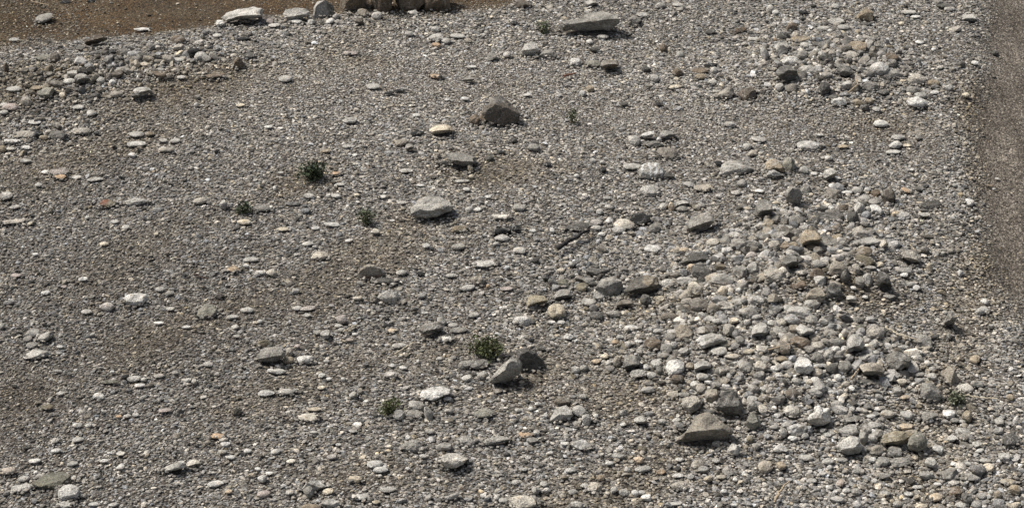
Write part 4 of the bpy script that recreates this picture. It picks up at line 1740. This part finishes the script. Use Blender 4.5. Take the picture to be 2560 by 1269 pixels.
counts = []
counts.append(scatter(1, .0235, .027, .28, .014, .050, lambda C, B, t, s, px, py: np.clip(.95 - .28 * B, 0, 1) * (1 - .70 * t) * (1 - (.50 + .46 * smooth(150, 330, px) * smooth(900, 600, px)) * s), 11, (.0, .8)))
counts.append(scatter(2, .037, .034, .31, .020, .068, lambda C, B, t, s, px, py: np.clip(.74 - .62 * B, 0, 1) * (1 - .93 * t) * (1 - .85 * s * smooth(20, 330, px)), 12, (.4, 1.3)))
counts.append(scatter(2, .100, .062, .26, .040, .110, lambda C, B, t, s, px, py: np.clip(.06 + 1.0 * C - .10 * B, 0, 1) * (1 - .985 * t) * (1 - .90 * s), 13, (.5, 1.2)))
counts.append(scatter(3, .130, .098, .24, .06, .150, lambda C, B, t, s, px, py: np.clip(-.08 + 1.0 * C ** 1.6 - .3 * B, 0.006, 1) * (1 - t) * (1 - s), 14, (.4, 1.0)))
rng = np.random.RandomState(99)
for st, (x, y, rx, ry, my) in zip(things, foot):
    if rx < .05: continue
    n = int(2 * math.pi * (rx + ry) / 2 / .018)
    an = rng.uniform(0, 6.283, n); k = rng.uniform(.80, 1.25, n)
    if set('oqQ') & set(st['shape']): k = np.where(np.sin(an) < -.1, rng.uniform(1.0, 1.3, n), k)
    X = x + np.cos(an) * rx * k; Y = y + my + np.sin(an) * ry * k
    Z = height(X, Y) + .03 * (1.3 - k) / .4 + rng.uniform(0, .012, n)
    px, py = flat_px(X, Y); keep = (silt_dist(px, py) < 0) | (rng.uniform(size=n) < .2)
    for q in np.where(keep)[0]:
        L = rng.uniform(.010, .024); v = VAR[1][rng.randint(14)] * np.array([L, L * .75, L * .5])
        a = rng.uniform(0, 6.283); ca, sa = math.cos(a), math.sin(a)
        v = v @ np.array([[ca, -sa, 0], [sa, ca, 0], [0, 0, 1]]) + [X[q], Y[q], Z[q]]
        t = .17 * math.exp(rng.normal(0, .45)) * np.array([1.12, 1.03, .9])
        add_gravel(v, ICO[1][1], np.repeat(t[None], len(v), 0))
gme = mesh_from('gravel', np.concatenate(GVs), np.concatenate(GFs), np.concatenate(GTs), M_GRAVEL, False)
link('gravel', gme, kind='stuff', label='grey river gravel covering the whole bank', cat='gravel')
print('gravel stones', counts, 'faces', len(gme.polygons))
del GVs, GFs, GTs


# ---------------------------------------------------------------- sticks and straws
def tube(path, rad, seg=7):
    path = np.array(path, float); n = len(path); V = []; F = []
    for i in range(n):
        t = norm(path[min(i + 1, n - 1)] - path[max(i - 1, 0)])
        a = norm(np.cross(t, [0, 0, 1])); b = np.cross(a, t)
        for k in range(seg):
            an = 2 * math.pi * k / seg
            V.append(path[i] + rad[i] * (a * math.cos(an) + b * math.sin(an)))
    for i in range(n - 1):
        for k in range(seg):
            F.append([i * seg + k, i * seg + (k + 1) % seg, (i + 1) * seg + (k + 1) % seg, (i + 1) * seg + k])
    V.append(path[0]); V.append(path[-1])
    for k in range(seg):
        F.append([len(V) - 2, k, k, (k + 1) % seg]); F.append([len(V) - 1, (n - 1) * seg + (k + 1) % seg, (n - 1) * seg + k, (n - 1) * seg + k])
    return np.array(V), F


def poly_mesh(name, V, F, mat):
    me = bpy.data.meshes.new(name)
    FF = []
    for f in F:
        g = []
        for i in f:
            if i not in g: g.append(int(i))
        if len(g) > 2: FF.append(g)
    me.from_pydata([tuple(map(float, p)) for p in V], [], FF); me.materials.append(mat)
    for p in me.polygons: p.use_smooth = True
    me.update(); return me


M_STICK = plain_material('dark_wet_wood', (.018, .016, .015), .4, 40)
M_BARK = plain_material('brown_bark', (.055, .035, .024), .4, 50)
M_RUST = plain_material('rusty_bark', (.16, .075, .045), .4, 50)
M_STRAW = plain_material('dry_straw', (.42, .36, .26), .25, 50)
M_TAN = plain_material('tan_twig', (.30, .235, .16), .3, 50)


def stick(name, pts, width, mat, label, cat, lift=.035):
    rng = np.random.RandomState(len(label))
    P = hit(np.array([p[0] for p in pts], float), np.array([p[1] for p in pts], float))
    mpp = ((P[0] - CAM) @ FWD) / FPX
    # resample and raise onto the stones
    t = np.linspace(0, len(P) - 1, 6 * len(P)); Q = np.stack([np.interp(t, np.arange(len(P)), P[:, i]) for i in range(3)], -1)
    Q[:, 2] += lift; Q = Q + rng.normal(0, .15 * width * mpp, Q.shape)
    r = width * mpp / 2 * (1 - .45 * np.linspace(0, 1, len(Q))) * rng.uniform(.85, 1.15, len(Q))
    base = Q[0].copy(); base[2] -= lift
    V, F = tube(Q - base, r)
    link(name, poly_mesh(name, V, F, mat), base, label, cat)


stick('stick', [(1395, 638), (1420, 622), (1448, 604), (1474, 591)], 12, M_STICK, 'straight black stick lying on the gravel right of the picture centre', 'stick', .085)
stick('twig', [(490, 693), (500, 699), (520, 704)], 6, M_BARK, 'thin dark brown curved twig on the left gravel, below the flat tan-orange stone', 'twig')
stick('straw', [(986, 897), (1012, 880), (1038, 864)], 4, M_STRAW, 'straight dry straw lying left of the olive weed', 'straw', .05)
stick('straw', [(858, 840), (875, 830), (892, 822)], 4, M_STRAW, 'short dry straw lying right of the small pale cube-like stone', 'straw', .05)
stick('straw', [(2212, 833), (2228, 842), (2245, 853), (2268, 857), (2292, 866)], 5, M_STRAW, 'long white bent straw on the right side of the stone heap', 'straw', .07)
stick('twig', [(1935, 1266), (1946, 1247), (1957, 1229), (1972, 1214)], 7, M_TAN, 'crooked tan twig at the bottom edge, right of the middle', 'twig', .06)
stick('twig', [(2396, 1000), (2425, 1003), (2455, 1007), (2492, 1010)], 5, M_STRAW, 'pale dry twig reaching right from the pale green weed', 'twig', .06)
stick('twig', [(1408, 200), (1424, 197), (1440, 192)], 6, M_RUST, 'short rusty brown twig below the white rounded stone of three side by side', 'twig', .05)
stick('straw', [(1918, 896), (1948, 889), (1980, 881)], 5, M_TAN, 'tan straw stuck low among the lower stones of the big heap', 'straw', .10)
stick('straw', [(78, 11), (100, 16), (124, 21)], 3.5, M_TAN, 'dry straw at the top left corner above the bluish grey flat stone', 'straw', .04)
stick('twig', [(2118, 250), (2144, 229), (2136, 212)], 4, M_TAN, 'bent dry twig below the grey faceted boulder of the upper right heap', 'twig', .09)
stick('twig', [(2124, 966), (2132, 956), (2144, 940)], 5, M_TAN, 'short tan twig at the left end of the dark flat slab-like stone', 'twig', .08)

# ---------------------------------------------------------------- weeds
M_LEAF = {}
for nm, col in (('dark_green', (.042, .055, .028)), ('olive_green', (.085, .095, .040)), ('dull_green', (.070, .085, .042)), ('pale_green', (.13, .14, .09))):
    M_LEAF[nm] = plain_material('leaf_' + nm, col, .45, 25, .6)
M_STEM = plain_material('weed_stem', (.075, .065, .035), .3, 40)


def weed(x, y, w, h, n, leaf, matname, label, seed, spread=1.0):
    """spray of thin branching stems carrying small leaves; x, y is the foot in photo pixels"""
    rng = np.random.RandomState(seed)
    P = hit(np.array(float(x)), np.array(float(y))); mpp = ((P - CAM) @ FWD) / FPX
    R = w * mpp / 2; H = h * mpp / CP * .85
    root = link('weed', None, P, label, 'weed')
    SV, SF, LV, LF = [], [], [], []
    for i in range(n):
        az = rng.uniform(0, 6.283); out = R * math.sqrt(rng.uniform(.02, 1)) * spread; top = H * rng.uniform(.45, 1.0) * (1 - .45 * (out / R) ** 2)
        p0 = np.array([rng.normal(0, .02), rng.normal(0, .02), 0]); p3 = np.array([math.cos(az) * out, math.sin(az) * out * .8, top])
        pm = p0 * .5 + p3 * .5 + np.array([0, 0, top * .22]) - .12 * np.array([p3[0], p3[1], 0])
        ts = np.linspace(0, 1, 6)[:, None]
        path = (1 - ts) ** 2 * p0 + 2 * ts * (1 - ts) * pm + ts ** 2 * p3
        V, F = tube(path, np.linspace(.0035, .0012, 6), 4)
        o = len(SV); SV.extend(V); SF.extend([[a + o for a in f] for f in F])
        for k in range(int(10 + 8 * rng.uniform())):
            t = rng.uniform(.22, 1.02); c = (1 - t) ** 2 * p0 + 2 * t * (1 - t) * pm + t * t * p3 + rng.normal(0, leaf * .8, 3)
            c[2] = max(.01, c[2])
            d = norm(rng.normal(size=3) + [0, 0, .5]); sd_ = norm(np.cross(d, rng.normal(size=3)))
            l = leaf * rng.uniform(.7, 1.5); wd = l * rng.uniform(.18, .34)
            bend = norm(np.cross(d, sd_)) * l * .15
            o = len(LV)
            LV.extend([c, c + d * l * .5 + sd_ * wd, c + d * l + bend, c + d * l * .5 - sd_ * wd]); LF.append([o, o + 1, o + 2, o + 3])
    link('stem', poly_mesh('stem', SV, SF, M_STEM), parent=root)
    link('leaves', poly_mesh('leaves', LV, LF, M_LEAF[matname]), parent=root)


weed(786, 446, 66, 50, 46, .034, 'dark_green', 'dense dark green bushy weed on the gravel left of the dark thin slab', 1)
weed(918, 562, 58, 50, 20, .026, 'dull_green', 'thin straggly green weed left of the pale half-buried ridged boulder', 2)
weed(1217, 886, 104, 52, 60, .030, 'olive_green', 'wide olive green weed growing behind the twin leaning boulders', 3)
weed(1357, 82, 40, 34, 14, .026, 'dull_green', 'small dull green weed at the left tip of the long slanting slab boulder', 4)
weed(1428, 308, 30, 46, 9, .024, 'dull_green', 'sparse faint weed right of the big crowned dark boulder', 5)
weed(972, 1034, 60, 46, 24, .026, 'olive_green', 'low sparse olive weed left of the big white oval boulder', 6)
weed(2388, 1008, 46, 40, 20, .028, 'pale_green', 'small pale green weed in front of the white slanted stone near the right edge', 7)
weed(612, 532, 50, 26, 18, .026, 'dark_green', 'low dark green weed in the left gravel, left of the dense dark bush', 8)

# ---------------------------------------------------------------- camera, light, world
cam = bpy.data.cameras.new('camera'); co = bpy.data.objects.new('camera', cam); COL.objects.link(co)
co.location = CAM; co.rotation_euler = (math.pi / 2 - PITCH, 0, 0)
cam.sensor_fit = 'HORIZONTAL'; cam.angle = 2 * math.atan(HALFW / DIST); cam.clip_start = .5; cam.clip_end = 500
bpy.context.scene.camera = co

EL, AZ = math.radians(54), math.radians(-62)    # azimuth clockwise from +Y (away from the viewer)
sun = bpy.data.lights.new('sun', 'SUN'); so = bpy.data.objects.new('sun', sun); COL.objects.link(so)
sun.energy = 4.1; sun.angle = math.radians(14); sun.color = (1, .965, .91)
dirn = np.array([math.sin(AZ) * math.cos(EL), math.cos(AZ) * math.cos(EL), math.sin(EL)])
from mathutils import Vector
so.rotation_euler = Vector(dirn.tolist()).to_track_quat('Z', 'Y').to_euler(); so.location = (0, 0, 30)
wd = bpy.data.worlds.new('World'); bpy.context.scene.world = wd; wd.use_nodes = True
nt = wd.node_tree; bg = nt.nodes['Background']
sky = nt.nodes.new('ShaderNodeTexSky'); sky.sky_type = 'NISHITA'; sky.sun_disc = False
sky.sun_elevation = EL; sky.sun_rotation = AZ; sky.air_density = 1.0; sky.dust_density = 3.0
hs = nt.nodes.new('ShaderNodeHueSaturation'); hs.inputs['Saturation'].default_value = .55     # thin bright cloud
nt.links.new(sky.outputs[0], hs.inputs['Color']); nt.links.new(hs.outputs[0], bg.inputs[0]); bg.inputs[1].default_value = 0.085
vs = bpy.context.scene.view_settings
vs.view_transform = 'Standard'; vs.look = 'None'; vs.gamma = 1; vs.exposure = 0.5; vs.use_curve_mapping = False
